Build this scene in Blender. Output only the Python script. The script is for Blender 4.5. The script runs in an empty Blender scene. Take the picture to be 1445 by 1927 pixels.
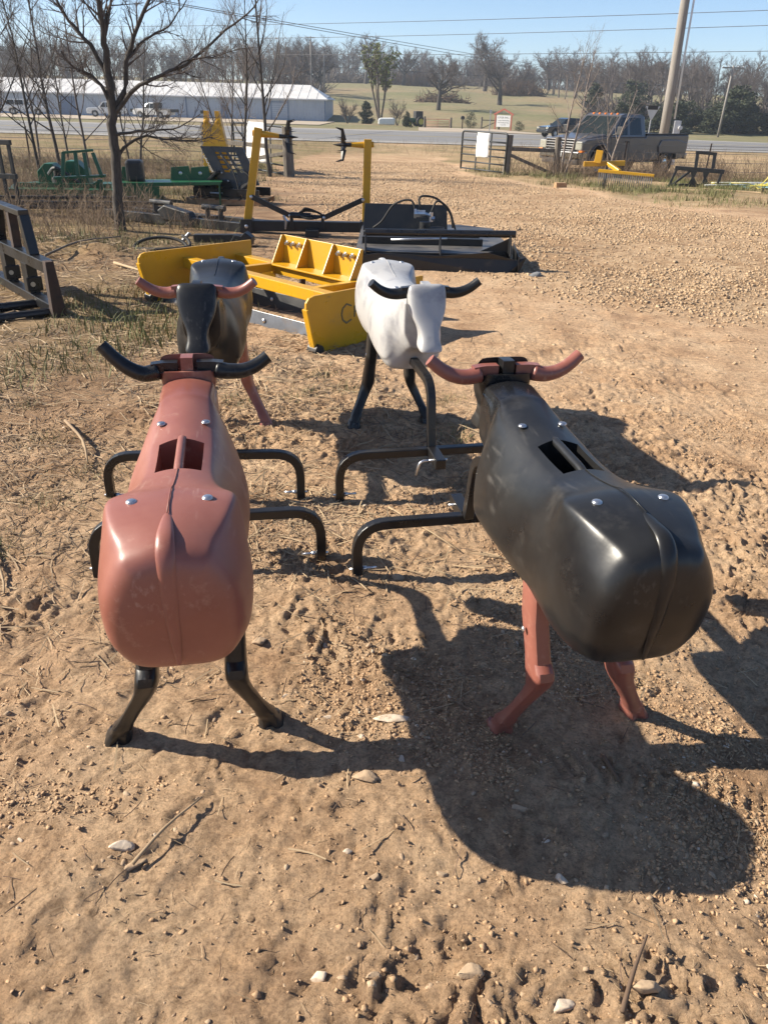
import bpy, bmesh, math, random
import numpy as np
from mathutils import Vector, Matrix

random.seed(7)
RS = np.random.RandomState(11)
scene = bpy.context.scene
COL = scene.collection
rad = math.radians

# ------------------------------------------------------------------ camera
CAM_H, PITCH, ROLL = 1.7, rad(28.0), rad(1.5)
cam_data = bpy.data.cameras.new('camera')
cam = bpy.data.objects.new('camera', cam_data)
COL.objects.link(cam)
cam_data.sensor_fit = 'VERTICAL'
cam_data.sensor_height = 36.0
cam_data.lens = 36.0 * 1450.0 / 1927.0
cam_data.clip_start = 0.05
cam_data.clip_end = 3000.0
_f = Vector((0, math.cos(PITCH), -math.sin(PITCH)))
_r = Vector((1, 0, 0))
_u = _r.cross(_f)
_r2 = _r * math.cos(ROLL) + _u * math.sin(ROLL)
_u2 = _u * math.cos(ROLL) - _r * math.sin(ROLL)
_m = Matrix((_r2, _u2, -_f)).transposed().to_4x4()
_m.translation = (0, 0, CAM_H)
cam.matrix_world = _m
scene.camera = cam

# ------------------------------------------------------------------ light
SUN_TO = Vector((-1.53, 0.13, 1.0)).normalized()      # direction towards the sun
sun_el = math.asin(SUN_TO.z)
sun_az = math.atan2(SUN_TO.x, SUN_TO.y)               # from +Y towards +X
world = bpy.data.worlds.new('World')
scene.world = world
world.use_nodes = True
wn = world.node_tree.nodes
wl = world.node_tree.links
bg = wn.get('Background') or wn.new('ShaderNodeBackground')
sky = wn.new('ShaderNodeTexSky')
sky.sky_type = 'NISHITA'
sky.sun_disc = False
sky.sun_elevation = sun_el
sky.sun_rotation = sun_az
sky.altitude = 300
sky.air_density = 0.75
sky.dust_density = 0.5
sky.ozone_density = 3.4
wl.new(sky.outputs[0], bg.inputs[0])
bg.inputs[1].default_value = 0.085
sun_data = bpy.data.lights.new('sun', 'SUN')
sun_data.energy = 5.0
sun_data.angle = rad(0.53)
sun_data.color = (1.0, 0.91, 0.76)
sun = bpy.data.objects.new('sun', sun_data)
COL.objects.link(sun)
sun.rotation_euler = (-SUN_TO).to_track_quat('-Z', 'Y').to_euler()
scene.view_settings.view_transform = 'Standard'
scene.view_settings.look = 'None'
scene.view_settings.exposure = 1.05
scene.view_settings.gamma = 1.0
scene.view_settings.use_curve_mapping = False

# ------------------------------------------------------------------ materials
MATS = {}
def mat(name, c1, c2=None, scale=8.0, rough=0.5, rough2=None, metal=0.0, spec=0.5, bump=0.0, bscale=40.0,
        detail=6.0, lo=0.35, hi=0.65, stretch=(1, 1, 1), coat=0.0, sss=0.0, dirt=None, dirt_scale=3.0, dirt_lo=0.55, dirt_hi=0.75, scuff=None, scuff_amt=0.6):
    m = bpy.data.materials.new(name)
    m.use_nodes = True
    nt = m.node_tree
    N, L = nt.nodes, nt.links
    b = N.get('Principled BSDF')
    b.inputs['Base Color'].default_value = (*c1, 1)
    b.inputs['Roughness'].default_value = rough
    b.inputs['Metallic'].default_value = metal
    b.inputs['Specular IOR Level'].default_value = spec
    b.inputs['Coat Weight'].default_value = coat
    if sss:
        b.inputs['Subsurface Weight'].default_value = sss
        b.inputs['Subsurface Radius'].default_value = (0.02, 0.02, 0.02)
    tc = N.new('ShaderNodeTexCoord')
    mp = N.new('ShaderNodeMapping')
    mp.inputs['Scale'].default_value = stretch
    L.new(tc.outputs['Object'], mp.inputs['Vector'])
    col_out = None
    if c2 is not None:
        nz = N.new('ShaderNodeTexNoise')
        nz.inputs['Scale'].default_value = scale
        nz.inputs['Detail'].default_value = detail
        nz.inputs['Roughness'].default_value = 0.62
        L.new(mp.outputs[0], nz.inputs['Vector'])
        rp = N.new('ShaderNodeValToRGB')
        rp.color_ramp.elements[0].position = lo
        rp.color_ramp.elements[1].position = hi
        rp.color_ramp.elements[0].color = (*c1, 1)
        rp.color_ramp.elements[1].color = (*c2, 1)
        L.new(nz.outputs['Fac'], rp.inputs[0])
        col_out = rp.outputs[0]
        if rough2 is not None:
            mr = N.new('ShaderNodeMapRange')
            mr.inputs['From Min'].default_value = lo
            mr.inputs['From Max'].default_value = hi
            mr.inputs['To Min'].default_value = rough
            mr.inputs['To Max'].default_value = rough2
            L.new(nz.outputs['Fac'], mr.inputs['Value'])
            L.new(mr.outputs[0], b.inputs['Roughness'])
    if dirt is not None:
        nd = N.new('ShaderNodeTexNoise')
        nd.inputs['Scale'].default_value = dirt_scale
        nd.inputs['Detail'].default_value = 9
        nd.inputs['Roughness'].default_value = 0.7
        L.new(tc.outputs['Object'], nd.inputs['Vector'])
        mr = N.new('ShaderNodeMapRange')
        mr.inputs['From Min'].default_value = dirt_lo
        mr.inputs['From Max'].default_value = dirt_hi
        L.new(nd.outputs['Fac'], mr.inputs['Value'])
        mx = N.new('ShaderNodeMix')
        mx.data_type = 'RGBA'
        L.new(mr.outputs[0], mx.inputs['Factor'])
        if col_out is not None:
            L.new(col_out, mx.inputs[6])
        else:
            mx.inputs[6].default_value = (*c1, 1)
        mx.inputs[7].default_value = (*dirt, 1)
        col_out = mx.outputs[2]
    if scuff is not None:
        ms = N.new('ShaderNodeMapping')
        ms.inputs['Scale'].default_value = (70, 6, 40)
        ms.inputs['Rotation'].default_value = (0.3, 0.2, 0.5)
        L.new(tc.outputs['Object'], ms.inputs['Vector'])
        n1_ = N.new('ShaderNodeTexNoise'); n1_.inputs['Scale'].default_value = 1.0; n1_.inputs['Detail'].default_value = 4
        L.new(ms.outputs[0], n1_.inputs['Vector'])
        r1 = N.new('ShaderNodeMapRange'); r1.inputs['From Min'].default_value = .56; r1.inputs['From Max'].default_value = .72
        L.new(n1_.outputs['Fac'], r1.inputs['Value'])
        n2_ = N.new('ShaderNodeTexNoise'); n2_.inputs['Scale'].default_value = 5.5; n2_.inputs['Detail'].default_value = 3
        L.new(tc.outputs['Object'], n2_.inputs['Vector'])
        r2 = N.new('ShaderNodeMapRange'); r2.inputs['From Min'].default_value = .55; r2.inputs['From Max'].default_value = .68; r2.inputs['To Max'].default_value = scuff_amt
        L.new(n2_.outputs['Fac'], r2.inputs['Value'])
        mu = N.new('ShaderNodeMath'); mu.operation = 'MULTIPLY'
        L.new(r1.outputs[0], mu.inputs[0]); L.new(r2.outputs[0], mu.inputs[1])
        mx = N.new('ShaderNodeMix'); mx.data_type = 'RGBA'
        L.new(mu.outputs[0], mx.inputs['Factor'])
        if col_out is not None: L.new(col_out, mx.inputs[6])
        else: mx.inputs[6].default_value = (*c1, 1)
        mx.inputs[7].default_value = (*scuff, 1)
        col_out = mx.outputs[2]
    if col_out is not None:
        L.new(col_out, b.inputs['Base Color'])
    if bump:
        nb = N.new('ShaderNodeTexNoise')
        nb.inputs['Scale'].default_value = bscale
        nb.inputs['Detail'].default_value = 8
        L.new(mp.outputs[0], nb.inputs['Vector'])
        bp = N.new('ShaderNodeBump')
        bp.inputs['Strength'].default_value = bump
        bp.inputs['Distance'].default_value = 0.01
        L.new(nb.outputs['Fac'], bp.inputs['Height'])
        L.new(bp.outputs[0], b.inputs['Normal'])
    MATS[name] = m
    return m

M_REDPL = mat('brick_red_plastic', (0.215, 0.072, 0.052), (0.275, 0.105, 0.078), scale=4, rough=0.30, rough2=0.46, bump=0.06, bscale=22, dirt=(0.46, 0.27, 0.20), dirt_scale=9, dirt_lo=0.58, dirt_hi=0.84, scuff=(0.50, 0.32, 0.26), scuff_amt=.6)
M_BLKPL = mat('black_plastic', (0.009, 0.009, 0.010), (0.020, 0.020, 0.020), scale=4, rough=0.26, rough2=0.40, spec=0.38, bump=0.06, bscale=22, dirt=(0.060, 0.056, 0.052), dirt_scale=7, dirt_lo=0.54, dirt_hi=0.88, scuff=(0.12, 0.113, 0.105), scuff_amt=.5)
M_WHTPL = mat('speckled_white_plastic', (0.41, 0.405, 0.40), (0.17, 0.17, 0.195), scale=7, rough=0.36, sss=0.05, bump=0.05, bscale=22, lo=.5, hi=.78, dirt=(0.10, 0.10, 0.13), dirt_scale=19, dirt_lo=0.64, dirt_hi=0.70)
M_BLKPAINT = mat('black_gloss_paint', (0.008, 0.008, 0.009), (0.014, 0.013, 0.013), scale=9, rough=0.25, rough2=0.42, bump=0.05, bscale=25, dirt=(0.09, 0.07, 0.05), dirt_scale=8, dirt_lo=0.62, dirt_hi=0.85)
M_BLKSTEEL = mat('dusty_black_steel', (0.010, 0.010, 0.011), (0.022, 0.021, 0.020), scale=5, rough=0.38, rough2=0.55, bump=0.06, bscale=30, dirt=(0.13, 0.10, 0.075), dirt_scale=5, dirt_lo=0.6, dirt_hi=0.85)
M_ZINC = mat('zinc_bolt', (0.62, 0.63, 0.65), (0.5, 0.5, 0.52), scale=30, rough=0.28, metal=0.9)
M_YEL = mat('yellow_paint', (0.58, 0.312, 0.012), (0.51, 0.265, 0.012), scale=3, rough=0.26, rough2=0.36, bump=0.04, bscale=10, dirt=(0.34, 0.22, 0.06), dirt_scale=5, dirt_lo=0.58, dirt_hi=0.84, scuff=(0.16, 0.12, 0.08), scuff_amt=.7)
M_GRN = mat('green_paint', (0.014, 0.105, 0.045), (0.010, 0.075, 0.03), scale=3, rough=0.35, dirt=(0.16, 0.17, 0.11), dirt_scale=4, dirt_lo=0.58, dirt_hi=0.85)
M_STEEL = mat('bare_steel', (0.20, 0.205, 0.22), (0.13, 0.13, 0.135), scale=6, rough=0.38, metal=0.7, dirt=(0.17, 0.12, 0.08), dirt_scale=5)
M_RUST = mat('rusty_steel', (0.055, 0.030, 0.020), (0.03, 0.021, 0.017), scale=14, rough=0.8)
M_RUBBER = mat('rubber', (0.014, 0.014, 0.014), (0.03, 0.028, 0.026), scale=12, rough=0.75)
M_WOODGREY = mat('weathered_wood', (0.19, 0.165, 0.135), (0.085, 0.072, 0.06), scale=6, rough=0.9, stretch=(6, 6, 0.7), bump=0.5, bscale=14)
M_PALLET = mat('pallet_wood', (0.40, 0.25, 0.13), (0.28, 0.16, 0.08), scale=9, rough=0.8, bump=0.2, bscale=30)
M_WHITESIGN = mat('white_sign_sheet', (0.74, 0.74, 0.73), (0.66, 0.66, 0.64), scale=4, rough=0.6)
M_GATE = mat('dark_gate_paint', (0.015, 0.02, 0.023), (0.03, 0.033, 0.036), scale=5, rough=0.5)
M_REDPAINT = mat('faded_red_paint', (0.36, 0.085, 0.055), (0.42, 0.13, 0.09), scale=5, rough=0.6)
M_PINKGATE = mat('faded_red_gate', (0.34, 0.15, 0.11), (0.28, 0.11, 0.08), scale=2, rough=0.7)
M_POLE = mat('weathered_pole', (0.30, 0.275, 0.25), (0.21, 0.19, 0.17), scale=4, rough=0.9, stretch=(5, 5, 0.4), bump=0.3, bscale=10)
M_GREYBOX = mat('grey_metal_box', (0.55, 0.56, 0.57), (0.48, 0.49, 0.5), scale=3, rough=0.45)
M_PEWTER = mat('pewter_car_paint', (0.085, 0.082, 0.085), (0.10, 0.095, 0.094), scale=2, rough=0.3, metal=0.25, coat=0.4, dirt=(0.12, 0.095, 0.075), dirt_scale=2.5, dirt_lo=0.5, dirt_hi=0.9)
M_CHROME = mat('chrome', (0.42, 0.42, 0.43), (0.30, 0.30, 0.30), scale=12, rough=0.14, metal=1.0)
M_GLASS = mat('dark_car_glass', (0.010, 0.014, 0.013), (0.02, 0.024, 0.02), scale=1.5, rough=0.06, spec=0.4)
M_LAMP = mat('headlamp_lens', (0.36, 0.355, 0.30), (0.25, 0.24, 0.20), scale=20, rough=0.12, spec=0.8)
M_AMBER = mat('amber_lens', (0.75, 0.20, 0.03), None, rough=0.25)
M_BLKTRIM = mat('black_trim', (0.015, 0.015, 0.015), (0.03, 0.03, 0.03), scale=6, rough=0.6)
M_SUV = mat('dark_car_paint', (0.012, 0.016, 0.022), None, rough=0.18, coat=0.8)
M_WHITECAR = mat('white_car_paint', (0.72, 0.72, 0.70), (0.66, 0.65, 0.62), scale=3, rough=0.3, coat=0.4)
M_GREYBED = mat('grey_flatbed', (0.20, 0.20, 0.20), (0.12, 0.12, 0.12), scale=3, rough=0.6)
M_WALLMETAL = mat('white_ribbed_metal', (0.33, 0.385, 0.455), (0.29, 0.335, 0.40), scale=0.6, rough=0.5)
M_ROOFMETAL = mat('galvanised_roof', (0.68, 0.66, 0.63), (0.58, 0.56, 0.53), scale=0.5, rough=0.45)
M_TRIMBLUE = mat('blue_trim', (0.10, 0.15, 0.24), None, rough=0.5)
M_BARK = mat('grey_bark', (0.080, 0.068, 0.058), (0.038, 0.032, 0.027), scale=9, rough=0.95, stretch=(3, 3, 0.8), bump=0.8, bscale=18)
M_TWIG = mat('twig_bark', (0.125, 0.102, 0.090), (0.075, 0.061, 0.053), scale=5, rough=0.9)
M_TWIGPALE = mat('pale_twig', (0.27, 0.225, 0.19), (0.18, 0.14, 0.12), scale=5, rough=0.9)
M_FARTWIG = mat('far_twig', (0.125, 0.104, 0.096), (0.092, 0.076, 0.07), scale=0.3, rough=0.95)
M_BUD = mat('spring_bud', (0.20, 0.22, 0.085), (0.15, 0.17, 0.06), scale=3, rough=0.8)
M_CEDAR = mat('cedar_green', (0.030, 0.042, 0.022), (0.055, 0.062, 0.032), scale=1.2, rough=0.9)
M_ASPHALT = mat('grey_asphalt', (0.20, 0.195, 0.19), (0.155, 0.15, 0.148), scale=0.9, rough=0.85, stretch=(0.25, 1, 1))
M_SHOULDER = mat('pale_asphalt', (0.30, 0.28, 0.255), (0.24, 0.225, 0.205), scale=0.6, rough=0.9)
M_STRAW = mat('dry_straw', (0.42, 0.31, 0.185), (0.25, 0.17, 0.10), scale=0.9, rough=0.85, detail=2)
M_STRAWDARK = mat('brown_litter', (0.16, 0.10, 0.062), (0.09, 0.058, 0.038), scale=0.9, rough=0.9, detail=2)
M_WEED = mat('dead_weed', (0.26, 0.19, 0.125), (0.155, 0.105, 0.07), scale=0.7, rough=0.9, detail=2)
M_GRASS = mat('spring_grass', (0.115, 0.135, 0.038), (0.20, 0.165, 0.075), scale=0.8, rough=0.75, detail=3)
M_ROCK = mat('limestone_chip', (0.43, 0.315, 0.205), (0.29, 0.195, 0.12), scale=7, rough=0.9, bump=0.4, bscale=50)
M_ROCKPALE = mat('pale_chert', (0.60, 0.50, 0.39), (0.40, 0.30, 0.205), scale=14, rough=0.75, bump=0.4, bscale=50)
M_GRAVEL = mat('tan_gravel', (0.47, 0.335, 0.205), (0.33, 0.225, 0.135), scale=1.1, rough=0.9, detail=9)
M_CLOD = mat('soil_clod', (0.45, 0.295, 0.170), (0.31, 0.195, 0.108), scale=3, rough=0.95, bump=0.5, bscale=70)
M_WIRE = mat('grey_cable', (0.10, 0.10, 0.105), None, rough=0.6)
M_HOSEY = mat('yellow_hose', (0.62, 0.52, 0.10), None, rough=0.5)
M_HOSEB = mat('pale_blue_hose', (0.22, 0.42, 0.46), None, rough=0.5)
M_TEXTBLK = mat('black_print', (0.02, 0.02, 0.022), None, rough=0.6)
M_TEXTWHT = mat('white_print', (0.75, 0.75, 0.75), None, rough=0.5)
M_LOGO = mat('dark_logo_print', (0.12, 0.105, 0.05), None, rough=0.5)

# ------------------------------------------------------------------ helpers
def tag(o, label=None, cat=None, group=None, kind=None):
    if label: o['label'] = label
    if cat: o['category'] = cat
    if group: o['group'] = group
    if kind: o['kind'] = kind
    return o

def thing(name, label, cat, loc=(0, 0, 0), rz=0.0, group=None):
    o = bpy.data.objects.new(name, None)
    o.empty_display_size = 0.1
    COL.objects.link(o)
    o.location = loc
    o.rotation_euler = (0, 0, rz)
    return tag(o, label, cat, group)

def link_mesh(name, me, m, parent=None):
    o = bpy.data.objects.new(name, me)
    COL.objects.link(o)
    if m is not None and len(me.materials) == 0:
        me.materials.append(m)
    if parent is not None:
        o.parent = parent
    return o

def np_mesh(name, V, Fq, smooth=False):
    """V (n,3) array, Fq (m,k) int array with constant k."""
    me = bpy.data.meshes.new(name)
    V = np.asarray(V, dtype=np.float32)
    Fq = np.asarray(Fq, dtype=np.int32)
    k = Fq.shape[1]
    me.vertices.add(len(V))
    me.vertices.foreach_set('co', V.ravel())
    me.loops.add(Fq.size)
    me.loops.foreach_set('vertex_index', Fq.ravel())
    me.polygons.add(len(Fq))
    me.polygons.foreach_set('loop_start', np.arange(0, Fq.size, k, dtype=np.int32))
    me.polygons.foreach_set('loop_total', np.full(len(Fq), k, dtype=np.int32))
    if smooth:
        me.polygons.foreach_set('use_smooth', np.ones(len(Fq), dtype=bool))
    me.update(calc_edges=True)
    me.validate()
    return me

class MB:
    def __init__(s):
        s.v, s.f = [], []
    def add(s, vs, fs):
        o = len(s.v)
        s.v += [tuple(v) for v in vs]
        s.f += [tuple(i + o for i in f) for f in fs]
        return s
    def box(s, c, d, rz=0.0, rx=0.0, ry=0.0):
        R = Matrix.Rotation(rz, 3, 'Z') @ Matrix.Rotation(ry, 3, 'Y') @ Matrix.Rotation(rx, 3, 'X')
        vs = [Vector(c) + R @ Vector((sx * d[0] / 2, sy * d[1] / 2, sz * d[2] / 2)) for sx in (-1, 1) for sy in (-1, 1) for sz in (-1, 1)]
        return s.add(vs, [(0, 1, 3, 2), (4, 6, 7, 5), (0, 4, 5, 1), (2, 3, 7, 6), (0, 2, 6, 4), (1, 5, 7, 3)])
    def bar(s, p0, p1, w, h, up=(0, 0, 1)):
        p0, p1 = Vector(p0), Vector(p1)
        d = (p1 - p0).normalized()
        sd = d.cross(Vector(up))
        if sd.length < 1e-4: sd = d.cross(Vector((0, 1, 0)))
        sd.normalize()
        u = sd.cross(d)
        vs = [p + sd * (a * w / 2) + u * (b * h / 2) for p in (p0, p1) for a, b in ((-1, -1), (1, -1), (1, 1), (-1, 1))]
        return s.add(vs, [(3, 2, 1, 0), (4, 5, 6, 7), (0, 1, 5, 4), (1, 2, 6, 5), (2, 3, 7, 6), (3, 0, 4, 7)])
    def tube(s, pts, r, n=8, cap=True, sq=False, up=None, flat=None):
        pts = [Vector(p) for p in pts]
        rs = r if isinstance(r, (list, tuple)) else [r] * len(pts)
        o = len(s.v)
        prev = None
        for i, p in enumerate(pts):
            a = pts[max(0, i - 1)]
            b = pts[min(len(pts) - 1, i + 1)]
            t = (b - a).normalized()
            if prev is None:
                ref = Vector(up) if up else (Vector((0, 0, 1)) if abs(t.z) < 0.9 else Vector((0, 1, 0)))
                x = t.cross(ref).normalized()
            else:
                x = (prev - t * prev.dot(t)).normalized()
            prev = x
            y = t.cross(x)
            for k in range(n):
                an = 2 * math.pi * (k + (0.5 if sq else 0)) / n
                rr = rs[i] * (math.sqrt(2) if sq else 1)
                fy = 1.0 if flat is None else flat
                s.v.append(tuple(p + x * (math.cos(an) * rr) + y * (math.sin(an) * rr * fy)))
        for i in range(len(pts) - 1):
            for k in range(n):
                k2 = (k + 1) % n
                s.f.append((o + i * n + k, o + i * n + k2, o + (i + 1) * n + k2, o + (i + 1) * n + k))
        if cap:
            s.f.append(tuple(o + k for k in reversed(range(n))))
            s.f.append(tuple(o + (len(pts) - 1) * n + k for k in range(n)))
        return s
    def cyl(s, p0, p1, r, n=12):
        return s.tube([p0, p1], r, n)
    def prism(s, poly, fn, t0, t1):
        """poly in (a,b); fn(a,b,t) -> xyz; thickness from t0 to t1."""
        n = len(poly)
        vs = [fn(a, b, t0) for a, b in poly] + [fn(a, b, t1) for a, b in poly]
        fs = [tuple(reversed(range(n))), tuple(range(n, 2 * n))]
        fs += [(i, (i + 1) % n, n + (i + 1) % n, n + i) for i in range(n)]
        return s.add(vs, fs)
    def dome(s, c, r, h, nrm=(0, 0, 1), n=12, rings=3):
        nrm = Vector(nrm).normalized()
        x = nrm.orthogonal().normalized()
        y = nrm.cross(x)
        o = len(s.v)
        for i in range(rings):
            a = (math.pi / 2) * i / rings
            for k in range(n):
                an = 2 * math.pi * k / n
                s.v.append(tuple(Vector(c) + (x * math.cos(an) + y * math.sin(an)) * (r * math.cos(a)) + nrm * (h * math.sin(a))))
        s.v.append(tuple(Vector(c) + nrm * h))
        top = len(s.v) - 1
        for i in range(rings - 1):
            for k in range(n):
                k2 = (k + 1) % n
                s.f.append((o + i * n + k, o + i * n + k2, o + (i + 1) * n + k2, o + (i + 1) * n + k))
        for k in range(n):
            s.f.append((o + (rings - 1) * n + k, o + (rings - 1) * n + (k + 1) % n, top))
        s.f.append(tuple(o + k for k in reversed(range(n))))
        return s
    def lathe(s, prof, c=(0, 0, 0), axis='Y', n=20):
        o = len(s.v)
        for (r, h) in prof:
            for k in range(n):
                an = 2 * math.pi * k / n
                a, b = r * math.cos(an), r * math.sin(an)
                p = {'Y': (a, h, b), 'Z': (a, b, h), 'X': (h, a, b)}[axis]
                s.v.append(tuple(Vector(c) + Vector(p)))
        for i in range(len(prof) - 1):
            for k in range(n):
                k2 = (k + 1) % n
                s.f.append((o + i * n + k, o + i * n + k2, o + (i + 1) * n + k2, o + (i + 1) * n + k))
        return s
    def mesh(s, name, smooth=False):
        me = bpy.data.meshes.new(name)
        me.from_pydata(s.v, [], s.f)
        bm = bmesh.new()
        bm.from_mesh(me)
        bmesh.ops.recalc_face_normals(bm, faces=bm.faces)
        bm.to_mesh(me)
        bm.free()
        if smooth:
            me.polygons.foreach_set('use_smooth', [True] * len(me.polygons))
        return me
    def build(s, name, m, parent=None, smooth=False, bevel=0.0, seg=2):
        o = link_mesh(name, s.mesh(name, smooth), m, parent)
        if bevel:
            b = o.modifiers.new('bevel', 'BEVEL')
            b.width = bevel
            b.segments = seg
            b.limit_method = 'ANGLE'
            b.angle_limit = rad(40)
        return o

def arc(pts, r, n=5):
    """polyline with rounded corners of radius r."""
    pts = [Vector(p) for p in pts]
    out = [pts[0]]
    for i in range(1, len(pts) - 1):
        a, b, c = pts[i - 1], pts[i], pts[i + 1]
        d1 = (a - b).normalized(); d2 = (c - b).normalized()
        rr = min(r, (a - b).length * 0.49, (c - b).length * 0.49)
        p, q = b + d1 * rr, b + d2 * rr
        for k in range(n + 1):
            t = k / n
            out.append(p * (1 - t) ** 2 + b * (2 * t * (1 - t)) + q * t ** 2)
    out.append(pts[-1])
    return out

def smooth_path(pts, n=4):
    """Catmull-Rom through the points."""
    P = [Vector(p) for p in pts]
    P = [P[0] * 2 - P[1]] + P + [P[-1] * 2 - P[-2]]
    out = []
    for i in range(1, len(P) - 2):
        for k in range(n):
            t = k / n
            a, b, c, d = P[i - 1], P[i], P[i + 1], P[i + 2]
            out.append(0.5 * ((2 * b) + (c - a) * t + (2 * a - 5 * b + 4 * c - d) * t * t + (3 * b - a - 3 * c + d) * t ** 3))
    out.append(P[-2])
    return out

def copy_tree(o, parent=None):
    c = o.copy()
    COL.objects.link(c)
    c.parent = parent
    for ch in list(o.children):
        copy_tree(ch, c)
    return c

def text_mesh(txt, size, name='lettering', extrude=0.002):
    cu = bpy.data.curves.new(name, 'FONT')
    cu.body = txt
    cu.size = size
    cu.extrude = extrude
    cu.align_x = 'CENTER'
    cu.align_y = 'CENTER'
    cu.resolution_u = 2
    ob = bpy.data.objects.new(name, cu)
    COL.objects.link(ob)
    dg = bpy.context.evaluated_depsgraph_get()
    me = bpy.data.meshes.new_from_object(ob.evaluated_get(dg))
    bpy.data.objects.remove(ob)
    bpy.data.curves.remove(cu)
    me.name = name
    me.materials.clear()
    return me

def place_text(txt, size, m, parent, loc, rot, name='lettering'):
    o = link_mesh(name, text_mesh(txt, size, name), m, parent)
    o.location = loc
    o.rotation_euler = rot
    return o

# value noise
def _hash(ix, iy, seed):
    h = (ix.astype(np.int64) * 374761393 + iy.astype(np.int64) * 668265263 + seed * 1442695041) & 0xffffffff
    h = ((h ^ (h >> 13)) * 1274126177) & 0xffffffff
    h = h ^ (h >> 16)
    return (h & 0xffff) / 32767.5 - 1.0
def vnoise(x, y, seed=0):
    ix = np.floor(x); iy = np.floor(y)
    fx = x - ix; fy = y - iy
    fx = fx * fx * fx * (fx * (fx * 6 - 15) + 10); fy = fy * fy * fy * (fy * (fy * 6 - 15) + 10)
    a = _hash(ix, iy, seed); b = _hash(ix + 1, iy, seed); c = _hash(ix, iy + 1, seed); d = _hash(ix + 1, iy + 1, seed)
    return (a * (1 - fx) + b * fx) * (1 - fy) + (c * (1 - fx) + d * fx) * fy
def fbm(x, y, f, oct=4, seed=0, gain=0.5):
    s = np.zeros_like(x, dtype=float); a = 1.0
    for o in range(oct):
        an = 0.6 * o + 0.3
        xr = x * math.cos(an) - y * math.sin(an); yr = x * math.sin(an) + y * math.cos(an)
        s += a * vnoise(xr * f, yr * f, seed + o * 17)
        f *= 2.03; a *= gain
    return s
def sstep(a, b, x):
    t = np.clip((x - a) / (b - a), 0, 1)
    return t * t * (3 - 2 * t)
# ------------------------------------------------------------------ terrain
def hz(x, y):
    x = np.asarray(x, float); y = np.asarray(y, float)
    b = np.interp(y, [-50, 5, 45, 70, 88, 110, 130, 300, 340, 900], [0, 0, -.92, -1.27, -.87, -1.0, -1.15, 7.2, 7.4, 2])
    b = b - sstep(72, 95, y) * 0.012 * np.clip(x - 12, 0, 80)
    return b
def hz1(x, y):
    return float(hz(np.array([x]), np.array([y]))[0])
def gravel_mask(x, y):
    w = fbm(x, y, 0.35, 3, 5) * 0.9
    xl = np.interp(y, [5, 7, 8, 9.5, 11, 15, 20, 26, 34, 48], [9, 5.0, 3.0, 1.4, 0.5, -.5, -1.9, -3.2, -3.4, -3.0])
    xr = np.interp(y, [8, 12, 13.5, 15, 18, 22.7, 27, 31, 48], [30, 16, 11, 8.4, 6.9, 5.5, 4.0, 2.4, 2.2])
    return sstep(-1.6, 1.3, x - xl + w) * sstep(-.4, .4, xr - x + w * .4) * sstep(50, 44, y)
def grass_mask(x, y):
    w = fbm(x, y, 0.5, 3, 9)
    xl = np.interp(y, [5, 7, 9, 12, 15, 20, 26, 34, 48], [-1.6, -1.2, -1.9, -1.7, -1.6, -2.6, -3.5, -3.8, -3.4])
    left = sstep(.3, 1.3, xl - x + w * .6) * sstep(2.0, 9, y) * (0.55 + .45 * sstep(8, 16, y))
    bare = sstep(1.5, .6, np.hypot((x + 2.2) / 2.2, (y - 15.5) / 3.0))
    left = left * (1 - .85 * bare)
    xr = np.interp(y, [8, 12, 13.5, 15, 18, 22.7, 27, 31, 48], [30, 16, 11.4, 8.9, 7.3, 5.8, 4.2, 2.6, 2.4])
    right = sstep(0, .8, x - xr + w * .5) * sstep(17, 24, y)
    verge = sstep(44, 52, y) * sstep(70.5, 69, y)
    far = sstep(89, 91, y)
    return np.clip(np.maximum(np.maximum(left, right * .8), np.maximum(verge * .75, far)) * (0.75 + .35 * w), 0, 1)
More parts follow.
